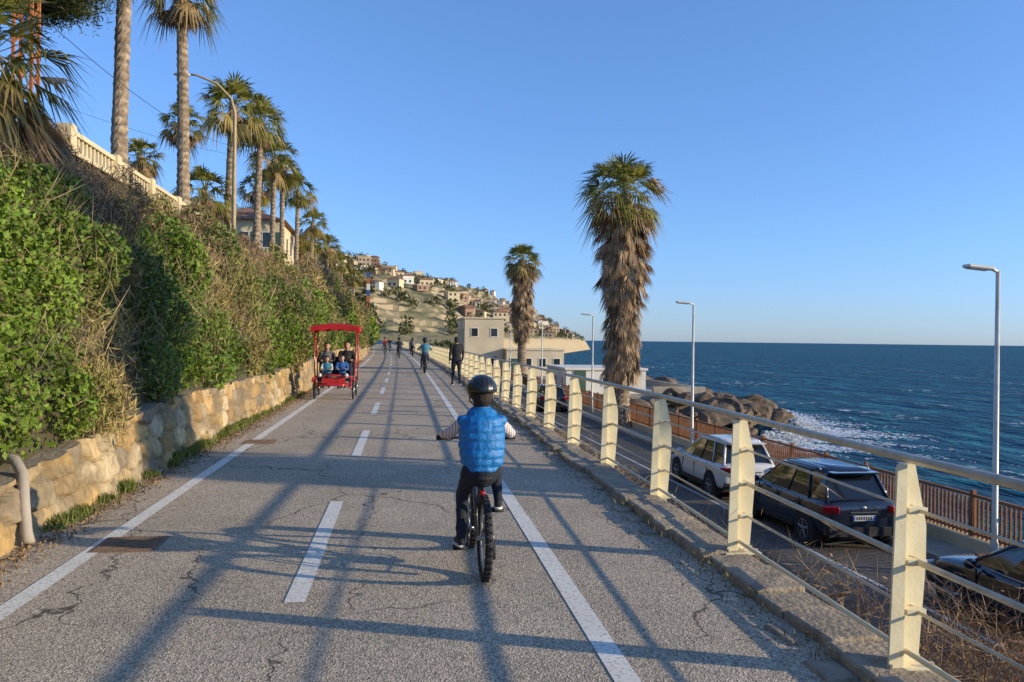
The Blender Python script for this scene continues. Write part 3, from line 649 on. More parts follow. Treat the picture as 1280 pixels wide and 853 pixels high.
# ---------------------------------------------------------------- cars
m_tail=M('tail_light',(.45,.01,.01),.15); m_trim=M('black_trim',(.02,.02,.022),.5); m_glass=M('car_glass',(.012,.015,.018),.04,c2=(.01,.012,.014),coat=.5); m_plate=M('number_plate',(.7,.7,.68),.4); m_rim=M('alloy_rim',(.4,.4,.42),.3,.8); m_blueb=M('plate_blue',(.02,.08,.4),.4)
def car(x,y,z,paint,L=4.45,W=1.84,H=1.66):
    e=empty('parked_car',(x,y,z)); hw=W/2; b=MB()
    st=[(0,.74,.52,.88),(.04,.90,.40,1.00),(.18,.965,.33,1.06),(.6,1,.30,1.07),(1.5,1,.27,1.05),(2.6,1,.27,1.03),(3.15,1,.28,1.03),(3.5,.985,.30,1.0),(4.0,.95,.30,.93),(4.28,.86,.33,.82),(4.42,.72,.42,.70)]
    ky=L/4.45; kz=H/1.66; rings=[]
    for(yy,w_,zb,zt) in st:
        w_*=hw; zt*=kz; h=zt-zb
        half=[(0,zb),(w_*.86,zb),(w_*.97,zb+h*.12),(w_,zb+h*.38),(w_*.985,zb+h*.62),(w_*.965,zb+h*.86),(w_*.88,zt),(w_*.45,zt+.025),(0,zt+.03)]
        rings.append([(a,yy*ky,c) for a,c in half]+[(-a,yy*ky,c) for a,c in half[-2:0:-1]])
    n=len(rings[0]); vs=[p_ for r_ in rings for p_ in r_]; fs=[]
    for i in range(len(rings)-1):
        for k in range(n): fs.append((i*n+k,i*n+(k+1)%n,(i+1)*n+(k+1)%n,(i+1)*n+k)[::-1])
    fs.append(tuple(range(n))); fs.append(tuple((len(rings)-1)*n+k for k in range(n))[::-1])
    b.add(vs,fs,0); b.obj('body',[paint],e,True,subsurf=2)
    zb=1.0*kz; zr=H-.05
    base=[(.80*hw,.20),(.895*hw,.75),(.90*hw,2.5),(.80*hw,3.32)]; top=[(.60*hw,.52),(.70*hw,1.0),(.70*hw,2.05),(.60*hw,2.42)]
    base=[(a,c*ky) for a,c in base]; top=[(a,c*ky) for a,c in top]
    bp=[V((a,c,zb)) for a,c in base]+[V((-a,c,zb)) for a,c in base[::-1]]; tp=[V((a,c,zr-(.03 if i in(0,3) else 0))) for i,(a,c) in enumerate(top)]; tp+=[V((-q.x,q.y,q.z)) for q in tp[::-1]]
    b=MB(); b.add(bp+tp,[(i,(i+1)%8,8+(i+1)%8,8+i) for i in range(8)]+[tuple(range(8,16))],0); b.obj('windows',[m_glass],e)
    b=MB()
    ro=[(q.x*1.04,q.y+(-.06 if i in(0,7) else (.03 if i in(3,4) else 0)),q.z) for i,q in enumerate(tp)]
    vs=[(a,c,z_-.015) for a,c,z_ in ro]+[(a*.97,c,z_+.03) for a,c,z_ in ro]+[(a*.55,c,z_+.055) for a,c,z_ in ro]
    b.add(vs,[(i,(i+1)%8,8+(i+1)%8,8+i) for i in range(8)]+[(8+i,8+(i+1)%8,16+(i+1)%8,16+i) for i in range(8)]+[tuple(range(16,24)),tuple(range(7,-1,-1))],0); b.obj('roof',[paint],e,True)
    b=MB()
    for s_ in(0,1):
        idx=(lambda i: i) if s_==0 else (lambda i:7-i)
        for i,r_ in((0,.05),(3,.035)): b.tube([bp[idx(i)],tp[idx(i)]],[r_*1.3,r_],8,0,.6)
        def lp(t): 
            A=bp[idx(1)].lerp(bp[idx(2)],t); B=tp[idx(1)].lerp(tp[idx(2)],t); return [A,B]
        b.tube(lp(0.02),[.06,.05],8,0,.4); b.tube(lp(.55),.028,8,1,.5)
        b.tube([bp[idx(i)]+V((0,0,.01)) for i in range(4)],.016,6,2)
        b.tube([tp[idx(i)]+V(((-1)**s_*.015,0,.0)) for i in range(4)],.022,6,0)
        b.tube([V(((-1)**s_*.62*hw,.75*ky,zr+.02)),V(((-1)**s_*.63*hw,.85*ky,zr+.085)),V(((-1)**s_*.63*hw,2.1*ky,zr+.085)),V(((-1)**s_*.62*hw,2.25*ky,zr+.02))],.014,6,2)
    b.obj('pillars_and_rails',[paint,m_trim,m_steel],e,True)
    b=MB(); b.box((0,.40*ky,zr+.0),(1.12,.24,.035)); b.obj('rear_spoiler',[paint],e,bevel=.012)
    b=MB()
    b.box((0,.055,.44),(W*.86,.16,.20)); b.box((0,L-.09,.42),(W*.8,.16,.2))
    for s_ in(-1,1): b.box((s_*hw*.985,L*.5,.36),(.05,L*.42,.13))
    for s_ in(-1,1):
        for yy in(1.05,2.05,3.0): b.box((s_*hw*.988,yy*ky,.74*kz),(.03,.010,.5))
    b.obj('trim',[m_trim],e,bevel=.03)
    b=MB()
    for s_ in(-1,1):
        b.box((s_*hw*.80,.035,.90*kz),(.34,.14,.15),0,Matrix.Rotation(s_*.38,3,'Z')); b.box((s_*hw*.6,.01,.50),(.2,.05,.05))
    b.obj('tail_lights',[m_tail],e,bevel=.02)
    b=MB(); b.box((0,-.012,.72*kz),(.52,.02,.115),0); b.box((-.24,-.024,.72*kz),(.04,.004,.105),1); b.box((.24,-.024,.72*kz),(.04,.004,.105),1)
    for i in range(7): b.box((-.17+i*.055,-.024,.72*kz),(.028,.004,.07),2)
    b.obj('number_plate',[m_plate,m_blueb,m_black],e)
    b=MB(); b.box((0,.0,.84*kz),(.62,.03,.025)); b.ell((0,-.0,.93*kz),(.06,.02,.045)); b.obj('tailgate_chrome',[m_steel],e)
    b=MB()
    for s_ in(-1,1):
        b.ell((s_*(hw+.11),2.98*ky,1.08*kz),(.11,.07,.085)); b.box((s_*(hw-.0),2.98*ky,1.03*kz),(.14,.05,.04))
        b.box((s_*(hw+.002),1.25*ky,.88*kz),(.02,.16,.025)); b.box((s_*(hw+.002),2.2*ky,.88*kz),(.02,.16,.025))
    b.obj('mirrors_and_handles',[paint],e,True)
    for nm,s_,yy in(('wheel_1',-1,.82),('wheel_2',1,.82),('wheel_3',-1,3.52),('wheel_4',1,3.52)):
        b=MB(); R_=.345; yy*=ky
        b.tube([(s_*(hw-.25),yy,R_+.03),(s_*(hw+.004),yy,R_+.03)],[R_+.085]*2,28,1)
        xo=s_*(hw+.012); xi=s_*(hw-.2)
        b.tube([(xi,yy,R_),(s_*(hw-.18),yy,R_),(s_*(hw-.0),yy,R_),(xo,yy,R_)],[R_-.03,R_,R_,R_-.03],28,1)
        b.tube([(xo-s_*.02,yy,R_),(xo+s_*.004,yy,R_)],[.235,.225],24,2)
        b.tube([(xo,yy,R_),(xo+s_*.007,yy,R_)],[.205,.2],24,1)
        for k in range(5):
            a=k*2*math.pi/5+.3; b.tube([(xo+s_*.012,yy,R_),(xo+s_*.012,yy+math.cos(a)*.21,R_+math.sin(a)*.21)],[.035,.022],6,2,.4,(0,-math.sin(a),math.cos(a)))
        b.obj(nm,[m_black,m_black,m_rim],e)
    b=MB()
    for s_ in(-1,1): b.box((s_*hw*.72,L-.12,.68*kz),(.3,.12,.13))
    b.obj('headlights',[m_plate],e,bevel=.03)
    return e
p_white=M('white_car_paint',(.74,.72,.68),.25,coat=.6,c2=(.72,.70,.66)); p_navy=M('dark_car_paint',(.015,.020,.032),.18,coat=1,c2=(.014,.018,.03)); p_black=M('black_car_paint',(.012,.014,.02),.15,coat=1,c2=(.01,.012,.018))
car(10.15,21.9,-2.85,p_white); car(10.2,16.45,-2.85,p_navy,4.6,1.88,1.70); car(10.25,8.9,-2.85,p_black,4.5,1.82,1.56)
car(10.2,50,-2.85,p_navy); 
# ---------------------------------------------------------------- people
skin=M('skin',(.50,.29,.19),.55,c2=(.44,.24,.15)); 
def cloth(name,c,r=.85): return M(name,c,r,scale=25,bump=.35,bs=60)
m_hair=M('dark_hair',(.035,.022,.014),.7,bump=.6,bs=90)
m_eye=M('eye',(.02,.015,.012),.2); m_lip=M('lips',(.35,.12,.10),.5)
def seglist(J,k=1.0,bulk=1.0):
    g=lambda n:V(J[n])
    L=[]; q=k; vest_=J.get('vest')
    sideT=(g('shR')-g('shL')).normalized()
    a=L.append
    if vest_:
        a(('pants',g('pelvis')-V((0,0,.03)),g('pelvis')-V((0,0,.01)),.150*q,.145*q,.8,sideT))
        a(('top',g('pelvis')+V((0,0,.03)),g('waist'),.170*q,.182*q,.74,sideT))
        a(('top',g('waist'),g('chest'),.182*q,.190*q,.70,sideT))
        a(('top',g('chest'),g('neckb')-V((0,0,.06*q)),.190*q,.135*q,.70,sideT))
        a(('top',g('neckb')-V((0,0,.03)),g('neckb')+V((0,.005,.012)),.075*q,.070*q,1,None))
    else:
        a(('pants',g('pelvis'),g('waist'),.150*q*bulk,.135*q*bulk,.72,sideT))
        a(('top',g('waist'),g('chest'),.140*q*bulk,.170*q*bulk,.70,sideT))
        a(('top',g('chest'),g('neckb')-V((0,0,.05*q)),.168*q*bulk,.10*q,.68,sideT))
    a(('top',g('shL'),g('shR'),.060*q,.060*q,1,None))
    a(('skin',g('neckb')-V((0,0,.04*q)),g('head'),.056*q,.052*q,1,None))
    f_=V(J.get('face',(0,1,0))).normalized(); hs=J.get('hs',1.0)*q
    H_=g('head')
    a(('skin',H_+V((0,0,.02*hs)),H_-V((0,0,.045*hs))+f_*.018*hs,.083*hs,.062*hs,1.12,None))
    a(('skin',H_+f_*.085*hs,H_+f_*.105*hs-V((0,0,.022*hs)),.011*hs,.015*hs,1,None))
    sx=f_.cross(V((0,0,1)))
    for s_ in(-1,1): a(('skin',H_+sx*s_*.084*hs+V((0,0,.01*hs)),H_+sx*s_*.084*hs-V((0,0,.022*hs)),.016*hs,.010*hs,1,None))
    a(('hair',H_+V((0,0,.045*hs))-f_*.018*hs,H_-f_*.035*hs-V((0,0,.02*hs)),.088*hs,.078*hs,1.05,None))
    if J.get('longhair'): a(('hair',H_-f_*.05*hs,H_-f_*.07*hs-V((0,0,.17*hs)),.075*hs,.05*hs,1,None))
    for s_ in('L','R'):
        a(('sleeve',g('sh'+s_),g('el'+s_),.056*q,.046*q,1,None)); a(('sleeve',g('el'+s_),g('wr'+s_),.046*q,.034*q,1,None))
        a(('skin',g('wr'+s_),g('wr'+s_).lerp(g('ha'+s_),.75),.024*q,.032*q,.6,None))
        a(('pants',g('hip'+s_),g('kn'+s_),.086*q*bulk,.058*q,1,None)); a(('pants',g('kn'+s_),g('an'+s_),.058*q,.042*q,1,None))
        an=g('an'+s_); to=g('to'+s_); a(('shoe',an-V((0,0,.025*q)),to,.040*q,.036*q,.85,None)); hd=(an-to); hd.z=0; a(('shoe',an-V((0,0,.03*q)),an-V((0,0,.045*q))+hd.normalized()*.03*q,.038*q,.036*q,1,None))
    return L
m_sole=M('white_sole',(.75,.73,.7),.6)
def person(name,J,mats,loc,rz=0,k=1.0,vox=.014,bulk=1.0,helmet=None,quilt=False,hands='grip'):
    e=empty(name,loc,rz); L=seglist(J,k,bulk); b=MB()
    for(lb,a,c,ra,rb,fl,sd_) in L: b.cap(a,c,ra,rb,0,14,fl,sd_)
    tmp=b.obj('tmp',[]); mod=tmp.modifiers.new('r','REMESH'); mod.mode='VOXEL'; mod.voxel_size=vox
    s2=tmp.modifiers.new('s','SMOOTH'); s2.factor=.5; s2.iterations=4
    dg=bpy.context.evaluated_depsgraph_get(); me=bpy.data.meshes.new_from_object(tmp.evaluated_get(dg)); bpy.data.objects.remove(tmp)
    nv=len(me.vertices); co_=np.empty(nv*3); me.vertices.foreach_get('co',co_); co_=co_.reshape(-1,3)
    def cls(P):
        best=np.full(len(P),1e9); lab=np.zeros(len(P),int)
        for(lb,a,c,ra,rb,fl,sd_) in L:
            a_=np.array(a);c_=np.array(c); d=c_-a_; t=np.clip(((P-a_)@d)/max(d@d,1e-9),0,1); dist=np.linalg.norm(P-a_-t[:,None]*d,axis=1)/((ra+(rb-ra)*t)*(1+fl)/2)
            mm=dist<best; best[mm]=dist[mm]; lab[mm]=['top','sleeve','pants','shoe','skin','hair'].index(lb)
        return lab
    nrm=np.empty(nv*3); me.vertices.foreach_get('normal',nrm); nrm=nrm.reshape(-1,3)
    lv=cls(co_)
    fold=np.array([noise.noise(V(p_)*14)*.008+noise.noise(V(p_)*32)*.004 for p_ in co_])
    cl_=(lv<3)[:,None]
    co_=co_+nrm*fold[:,None]*cl_*k
    if quilt: q=np.abs(np.sin(co_[:,2]*math.pi/.058+np.sin(co_[:,0]*9)*.1)); co_=co_+nrm*((lv==0)*(.010*np.sqrt(q)+.004)*(np.abs(nrm[:,2])<.8))[:,None]
    me.vertices.foreach_set('co',co_.ravel())
    np_=len(me.polygons); cen=np.empty(np_*3); me.polygons.foreach_get('center',cen); cen=cen.reshape(-1,3)
    fl_=cls(cen)
    for m_ in mats: me.materials.append(m_)
    me.polygons.foreach_set('material_index',fl_.astype(np.int32)); me.polygons.foreach_set('use_smooth',[True]*np_); me.update()
    link(bpy.data.objects.new('body',me),e)
    f_=V(J.get('face',(0,1,0))).normalized(); H_=V(J['head']); hs=J.get('hs',1.0)*k; sx=f_.cross(V((0,0,1)))
    b=MB()
    for s_ in(-1,1): b.ell(H_+f_*.083*hs+sx*s_*.032*hs+V((0,0,.012*hs)),(.013*hs,.010*hs,.009*hs),0,8,6)
    b.tube([H_+f_*.082*hs+sx*-.022*hs-V((0,0,.055*hs)),H_+f_*.089*hs-V((0,0,.057*hs)),H_+f_*.082*hs+sx*.022*hs-V((0,0,.055*hs))],.006*hs,6,1)
    b.obj('face_features',[m_eye,m_lip],e,True)
    b=MB()
    for s_ in('L','R'):
        an=V(J['an'+s_]); to=V(J['to'+s_]); hd=(to-an); hd.z=0; hd.normalize(); h0=an-hd*.055*k-V((0,0,.078*k)); t0=to+hd*.03*k-V((0,0,.030*k))
        b.tube([h0,h0.lerp(t0,.5),t0],[.036*k,.042*k,.034*k],10,0,.35,(hd.y,-hd.x,0))
    b.obj('shoe_soles',[m_sole],e,True)
    b=MB()
    for s_,sg in(('L',-1),('R',1)):
        ha=V(J['ha'+s_]); wr=V(J['wr'+s_]); d=(ha-wr).normalized()
        if hands=='grip':
            ax=V((1,0,0))
            for i,ln in enumerate((.9,1,.95,.8)):
                o=ha+ax*((i-1.5)*.019*k); pts=[o+V((0,-.022,.018))*k,o+V((0,.006,.030))*k,o+V((0,.030*ln,.010))*k,o+V((0,.026*ln,-.018))*k,o+V((0,.004,-.026))*k]
                b.tube(pts,[.0095*k,.0095*k,.009*k,.0085*k,.006*k],7,0)
            b.tube([ha+V((-sg*.034,-.02,.0))*k,ha+V((-sg*.046,.002,-.012))*k,ha+V((-sg*.030,.02,-.026))*k],[.012*k,.011*k,.008*k],7,0)
        else:
            sx2=V((0,1,0)) ; pal=wr.lerp(ha,.75)
            for i,ln in enumerate((.068,.078,.074,.058)):
                o=pal+sx2*((1.5-i)*.019*k)+d*.03*k; inn=V((-sg,0,0))
                b.tube([o,o+d*ln*.5*k,o+d*ln*.8*k+inn*.012*k,o+d*ln*k+inn*.026*k],[.0095*k,.009*k,.0085*k,.006*k],7,0)
            b.tube([pal+sx2*.028*k-d*.02*k,pal+sx2*.048*k+d*.015*k,pal+sx2*.046*k+d*.045*k],[.012*k,.011*k,.008*k],7,0)
    b.obj('fingers',[mats[4]],e,True)
    if helmet:
        b=MB(); c=H_+V((0,0,.035*hs))-f_*.008*hs; n=48;m=14; vs=[];fs=[]
        for j in range(m+1):
            t=.02+1.62*j/m
            for i in range(n):
                p_=2*math.pi*i/n; x_=math.sin(t)*math.cos(p_); y_=math.sin(t)*math.sin(p_)
                rib=1+.05*math.cos(x_*22)*math.sin(t)**2*(1 if abs(x_)<.75 else .2)-(.02 if j==m else 0)
                vs.append(c+V((.120*x_*rib,.148*y_*rib,(.122*math.cos(t))*rib))*hs)
        for j in range(m):
            for i in range(n): fs.append((j*n+i,(j+1)*n+i,(j+1)*n+(i+1)%n,j*n+(i+1)%n))
        fs.append(tuple(range(n))); b.add(vs,fs,0)
        vs2=[c+V((.110*math.cos(2*math.pi*i/n),.138*math.sin(2*math.pi*i/n),-.012))*hs for i in range(n)]; b.add(vs2,[tuple(range(n))],1)
        b.obj('helmet',[helmet,m_black],e,True)
        b=MB()
        for s_ in(-1,1): b.tube([H_+V((s_*.098,.0,.03))*hs,H_+V((s_*.088,.02,-.05))*hs,H_+V((s_*.03,.06,-.105))*hs],.006*hs,5)
        b.obj('helmet_strap',[m_black],e)
    return e
def bicycle(loc,k=1.0,frame=None,rw=.29,name='bicycle'):
    b=MB(); tr=.027
    def wheel(cy):
        N=32; b.tube([(0,cy+math.cos(2*math.pi*i/N)*(rw-tr),rw+math.sin(2*math.pi*i/N)*(rw-tr)) for i in range(N)],tr,8,0,1,(1,0,0),True)
        for i in range(72):
            a=2*math.pi*i/72; 
            b.box(((-1)**i*.014,cy+math.cos(a)*(rw-.002),rw+math.sin(a)*(rw-.002)),(.016,.012,.008),0,Matrix.Rotation(a-math.pi/2,3,'X'))
        b.tube([(0,cy+math.cos(2*math.pi*i/N)*(rw-.055),rw+math.sin(2*math.pi*i/N)*(rw-.055)) for i in range(N)],.010,6,2,1,(1,0,0),True)
        for i in range(20): a=2*math.pi*i/20; b.tube([(.02*(-1)**i,cy,rw),(0,cy+math.cos(a)*(rw-.05),rw+math.sin(a)*(rw-.05))],.0016,4,2)
        b.tube([(-.055,cy,rw),(.055,cy,rw)],.018,8,2)
    fy=rw*2+.34; wheel(0); wheel(fy)
    bb=V((0,.40,.27)); sc=V((0,.26,.60)); ht=V((0,fy-.20,.70)); hb=V((0,fy-.15,.58))
    b.tube([bb,sc],.016,8,1); b.tube([sc+V((0,0,-.06)),ht],.015,8,1); b.tube([bb,hb],.019,8,1); b.tube([ht,hb],.021,8,1)
    for s_ in(-1,1):
        b.tube([(s_*.05,0,rw),(s_*.035,.3,.28),bb],.010,6,1); b.tube([(s_*.05,0,rw),(s_*.04,.18,.5),sc],.009,6,1)
        b.tube([hb,(s_*.05,fy-.12,.54),(s_*.05,fy,rw)],.013,6,1)
    b.tube([sc,(0,.24,.66)],.013,8,2)
    b.cap((0,.13,.675),(0,.33,.675),.065,.03,0,12,.35,(1,0,0))
    b.tube([ht,ht+V((0,-.04,.12)),ht+V((0,-.02,.18))],.014,8,1)
    hy=ht.y-.09
    b.tube([(-.29,hy-.02,.905),(-.12,hy+.02,.90),(0,ht.y-.02,.88),(.12,hy+.02,.90),(.29,hy-.02,.905)],.012,8,1)
    for s_ in(-1,1): b.tube([(s_*.21,hy-.01,.905),(s_*.30,hy-.02,.905)],.018,8,0); b.tube([(s_*.17,hy+.02,.89),(s_*.22,hy+.06,.87)],.006,5,2)
    b.tube([(-.03,.40,.27),(-.075,.40,.27)],.016,8,2); b.tube([(.03,.40,.27),(.075,.40,.27)],.016,8,2)
    b.tube([(.07,.40,.27),(.08,.42,.40)],.012,6,1); b.tube([(-.07,.40,.27),(-.08,.38,.14)],.012,6,1)
    b.box((.135,.42,.395),(.10,.09,.02),0); b.box((-.135,.38,.135),(.10,.09,.02),0)
    N=20; b.tube([(.055,.40+math.cos(2*math.pi*i/N)*.085,.27+math.sin(2*math.pi*i/N)*.085) for i in range(N)],.008,5,0,1,(1,0,0),True)
    b.tube([(.055,.40,.355),(.055,0,rw+.035)],.005,4,0); b.tube([(.055,.40,.185),(.055,.02,rw-.09)],.005,4,0); b.box((.06,.0,rw-.08),(.03,.05,.13),0)
    b.tube([(.055,0,rw),(.06,0,rw)],[.05,.04],12,2)
    b.ell((0,.16,.56),(.025,.012,.025),3)
    o=b.obj(name,[m_black,frame or m_trim,m_steel,m_tail],None,True); o.location=loc; o.scale=(k,)*3; return o
JR=dict(pelvis=(0,.215,.745),waist=(0,.215,.83),chest=(0,.235,1.00),neckb=(0,.26,1.125),head=(0,.285,1.25),hs=1.08,
 shL=(-.120,.25,1.065),shR=(.120,.25,1.065),elL=(-.225,.37,.965),elR=(.225,.37,.965),wrL=(-.255,.575,.935),wrR=(.255,.575,.935),haL=(-.258,.63,.905),haR=(.258,.63,.905),
 hipL=(-.075,.215,.715),hipR=(.075,.215,.715),knL=(-.115,.44,.50),knR=(.13,.50,.70),anL=(-.135,.30,.235),anR=(.14,.36,.49),toL=(-.15,.45,.178),toR=(.15,.48,.432))
vest=cloth('blue_padded_vest',(.010,.21,.56),.5); sleeve=cloth('striped_sleeve',(.55,.40,.38))
def stripes(m):
    n=m.node_tree.nodes; l=m.node_tree.links; b=n['Principled BSDF']; tc=n.new('ShaderNodeTexCoord'); wv=n.new('ShaderNodeTexWave'); wv.inputs['Scale'].default_value=16; wv.bands_direction='X'; l.new(tc.outputs['Object'],wv.inputs[0])
    x=n.new('ShaderNodeMix'); x.data_type='RGBA'; r_=n.new('ShaderNodeMapRange'); r_.inputs[1].default_value=.72; r_.inputs[2].default_value=.85; l.new(wv.outputs['Fac'],r_.inputs[0]); l.new(r_.outputs[0],x.inputs[0]); x.inputs[6].default_value=(.72,.66,.63,1); x.inputs[7].default_value=(.42,.24,.25,1); l.new(x.outputs[2],b.inputs['Base Color'])
stripes(sleeve)
navy=cloth('dark_trousers',(.018,.022,.035)); shoe=cloth('dark_shoe',(.03,.03,.035)); blackc=cloth('black_jacket',(.018,.018,.02)); teal=cloth('teal_jacket',(.05,.24,.34)); bluej=cloth('blue_jacket',(.03,.13,.38)); greyc=cloth('grey_jacket',(.16,.16,.17)); redc=cloth('red_jacket',(.40,.04,.04)); jean=cloth('blue_jeans',(.05,.07,.13)); whitec=cloth('white_shirt',(.6,.58,.55))
helm=M('helmet_shell',(.02,.02,.022),.35,coat=.4)
JB=dict(JR); JB['vest']=True; JB['hs']=1.12
person('cycling_boy',JB,[vest,sleeve,navy,shoe,skin,m_hair],(.67,5.6,0),0,.83,.0085,1.0,helmet=helm,quilt=True)
bicycle((.67,5.6,0),1.0,M('bike_frame_black',(.03,.03,.033),.3,coat=.5))
def scaled(J,k):
    D={}
    for a,c in J.items(): D[a]=tuple(x*k for x in c) if isinstance(c,tuple) and a!='face' else c
    return D
def rider(loc,k,mats,helmet=None,rz=0,lh=False,fr=None):
    J=scaled(JR,k)
    if lh: J['longhair']=True
    person('cyclist',J,mats,loc,rz,k*.86,.022,1.05,helmet=helmet)
    o=bicycle(loc,k,fr,.30); o.rotation_euler=(0,0,rz)
rider((1.75,39,0),1.22,[teal,teal,jean,shoe,skin,m_hair],helm)
rider((.9,66,0),1.24,[blackc,blackc,navy,shoe,skin,m_hair],helm)
rider((2.2,74,0),1.24,[greyc,greyc,navy,shoe,skin,m_hair],None,0,True)
rider((-.3,84,0),1.24,[redc,redc,navy,shoe,skin,m_hair],helm,math.pi)
rider((.2,96,0),1.24,[blackc,blackc,jean,shoe,skin,m_hair],None,math.pi)
JW=dict(pelvis=(0,0,.93),waist=(0,.01,1.05),chest=(0,.02,1.28),neckb=(0,.02,1.46),head=(0,.05,1.60),shL=(-.18,.02,1.40),shR=(.18,.02,1.40),elL=(-.24,-.04,1.12),elR=(.24,.03,1.12),wrL=(-.24,.06,.90),wrR=(.24,.16,.90),haL=(-.235,.10,.82),haR=(.235,.2,.83),
 hipL=(-.09,0,.90),hipR=(.09,0,.90),knL=(-.1,.10,.49),knR=(.1,.02,.48),anL=(-.1,.22,.10),anR=(.1,-.22,.14),toL=(-.11,.36,.045),toR=(.11,-.09,.05))
person('walking_man',JW,[blackc,blackc,navy,shoe,skin,m_hair],(2.40,29,0),.1,1.0,.02,1.12,hands='relax')
person('walking_man',JW,[greyc,greyc,jean,shoe,skin,m_hair],(2.6,90,0),0,1.0,.03,1.1,hands='relax')
# ---------------------------------------------------------------- quadricycle
m_red=M('red_paint',(.55,.02,.02),.3,coat=.5); m_redf=M('red_canvas',(.60,.015,.02),.8,bump=.3,trans=.15)
QX,QY=-1.40,22.9
e=empty('pedal_quadricycle',(QX,QY,0),math.pi)
def wheel(bm_,x,y,rw):
    N=28; bm_.tube([(x,y+math.cos(2*math.pi*i/N)*(rw-.02),rw+math.sin(2*math.pi*i/N)*(rw-.02)) for i in range(N)],.022,8,0,1,(1,0,0),True)
    bm_.tube([(x,y+math.cos(2*math.pi*i/N)*(rw-.045),rw+math.sin(2*math.pi*i/N)*(rw-.045)) for i in range(N)],.010,6,1,1,(1,0,0),True)
    for i in range(16): a=2*math.pi*i/16; bm_.tube([(x,y,rw),(x,y+math.cos(a)*(rw-.04),rw+math.sin(a)*(rw-.04))],.003,4,1)
    bm_.tube([(x-.05,y,rw),(x+.05,y,rw)],.025,8,1)
for i,(x_,y_) in enumerate(((-.50,.55),(.50,.55),(-.52,-1.05),(.52,-1.05))):
    b=MB(); wheel(b,x_,y_,.27); b.obj('wheel_%d'%(i+1),[m_black,m_steel],e,True)
b=MB()
for s_ in(-1,1):
    b.tube([(s_*.40,-1.3,.42),(s_*.40,.3,.42),(s_*.36,.9,.40)],.022,8); b.tube([(s_*.50,.55,.27),(s_*.30,.55,.40)],.02,8)
    b.tube([(s_*.56,-1.0,.42),(s_*.57,-1.02,1.2),(s_*.55,-1.0,1.93)],.018,8); b.tube([(s_*.50,.35,.42),(s_*.55,.22,1.1),(s_*.55,.05,1.93)],.018,8)
    b.tube([(s_*.52,.42,.56),(s_*.52,.84,.56)],.03,8); b.tube([(s_*.54,.8,.5),(s_*.5,.55,.58),(s_*.53,.3,.5)],.03,8)
b.tube([(-.36,.9,.40),(-.2,1.0,.40),(.2,1.0,.40),(.36,.9,.40)],.025,8); b.tube([(-.45,.82,.62),(0,.98,.66),(.45,.82,.62)],.022,8)
b.tube([(-.57,-1,1.0),(.57,-1,1.0)],.018,8); b.tube([(-.5,.5,.42),(.5,.5,.42)],.02,8); b.tube([(-.52,-1.05,.27),(.52,-1.05,.27)],.02,8)
for s_ in(-1,1): b.tube([(s_*.45,.8,.4),(s_*.45,.82,.64)],.018,8)
b.obj('frame',[m_red],e,True)
b=MB(); nx_,ny_=9,9; vs=[];fs=[]
for j in range(ny_):
    for i in range(nx_):
        a=(i/(nx_-1)-.5)*2; c=(j/(ny_-1)-.5)*2; vs.append((a*.64,-.45+c*.80,2.03-.07*a*a-.03*c*c))
        if i and j: q=j*nx_+i; fs.append((q-nx_-1,q-nx_,q,q-1))
b.add(vs,fs,0)
per=[(i,0) for i in range(nx_)]+[(nx_-1,j) for j in range(1,ny_)]+[(i,ny_-1) for i in range(nx_-2,-1,-1)]+[(0,j) for j in range(ny_-2,0,-1)]
pv=[V(vs[j*nx_+i]) for i,j in per]; lo=[q-V((0,0,.13 if k_%2 else .17)) for k_,q in enumerate(pv)]; n=len(pv); b.add([tuple(q) for q in pv+lo],[(i,(i+1)%n,n+(i+1)%n,n+i) for i in range(n)],0)
b.obj('canopy',[m_redf],e)
b=MB(); b.box((0,-.62,.62),(1.0,.4,.08)); b.box((0,-.84,.88),(1.0,.07,.45)); b.box((0,.42,.52),(.8,.3,.07)); b.obj('seats',[m_trim],e,bevel=.03)
b=MB(); b.box((0,.86,.50),(.6,.03,.18)); b.box((0,.94,.44),(.34,.02,.1)); b.obj('front_panel',[m_red],e,bevel=.01)
b=MB(); 
for s_ in(-1,1): b.ell((s_*.34,.95,.66),(.05,.05,.05),0)
b.obj('headlamps',[m_plate],e,True)
b=MB()
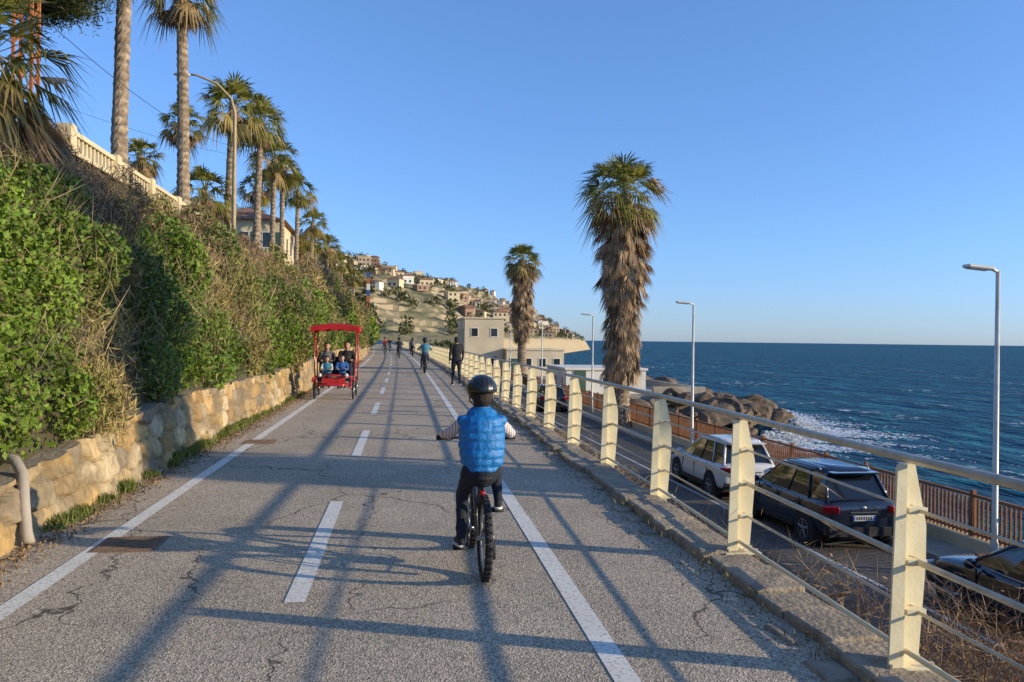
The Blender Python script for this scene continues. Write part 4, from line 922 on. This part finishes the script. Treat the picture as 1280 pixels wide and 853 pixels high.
for s_ in(-.26,.26):
    N=18; b.tube([(s_+math.cos(2*math.pi*i/N)*.16,-.22+math.sin(2*math.pi*i/N)*.09,1.02+math.sin(2*math.pi*i/N)*.11) for i in range(N)],.012,6,0,closed=True); b.tube([(s_,-.22,1.02),(s_,.1,.45)],.015,6)
b.obj('steering_wheels',[m_trim],e)
def seat(xc,yc,zs,k): 
    return dict(pelvis=(xc,yc,zs+.10*k),waist=(xc,yc+.0,zs+.22*k),chest=(xc,yc+.02,zs+.44*k),neckb=(xc,yc+.03,zs+.62*k),head=(xc,yc+.06,zs+.76*k),shL=(xc-.17*k,yc+.02,zs+.56*k),shR=(xc+.17*k,yc+.02,zs+.56*k),
     elL=(xc-.23*k,yc+.14*k,zs+.34*k),elR=(xc+.23*k,yc+.14*k,zs+.34*k),wrL=(xc-.15*k,yc+.34*k,zs+.34*k),wrR=(xc+.15*k,yc+.34*k,zs+.34*k),haL=(xc-.14*k,yc+.41*k,zs+.36*k),haR=(xc+.14*k,yc+.41*k,zs+.36*k),
     hipL=(xc-.09*k,yc,zs+.09*k),hipR=(xc+.09*k,yc,zs+.09*k),knL=(xc-.12*k,yc+.43*k,zs+.10*k),knR=(xc+.12*k,yc+.43*k,zs+.06*k),anL=(xc-.12*k,yc+.46*k,zs-.30*k),anR=(xc+.12*k,yc+.42*k,zs-.34*k),toL=(xc-.12*k,yc+.6*k,zs-.36*k),toR=(xc+.12*k,yc+.56*k,zs-.39*k))
for nm,xc,yc,zs,k,mt,lh in(('quadricycle_passenger',-.27,-.62,.66,1.0,[blackc,blackc,navy,shoe,skin,m_hair],False),('quadricycle_passenger',.27,-.62,.66,.96,[greyc,blackc,navy,shoe,skin,m_hair],True),('seated_child',-.20,.38,.56,.70,[bluej,bluej,navy,shoe,skin,m_hair],False),('seated_child',.2,.38,.56,.66,[teal,whitec,jean,shoe,skin,m_hair],True)):
    J=seat(xc,yc,zs,k); 
    if lh: J['longhair']=True
    person(nm,J,mt,(QX,QY,0),math.pi,k,.018,1.05)
print('verts',sum(len(o.data.vertices) for o in S.objects if o.type=='MESH'))
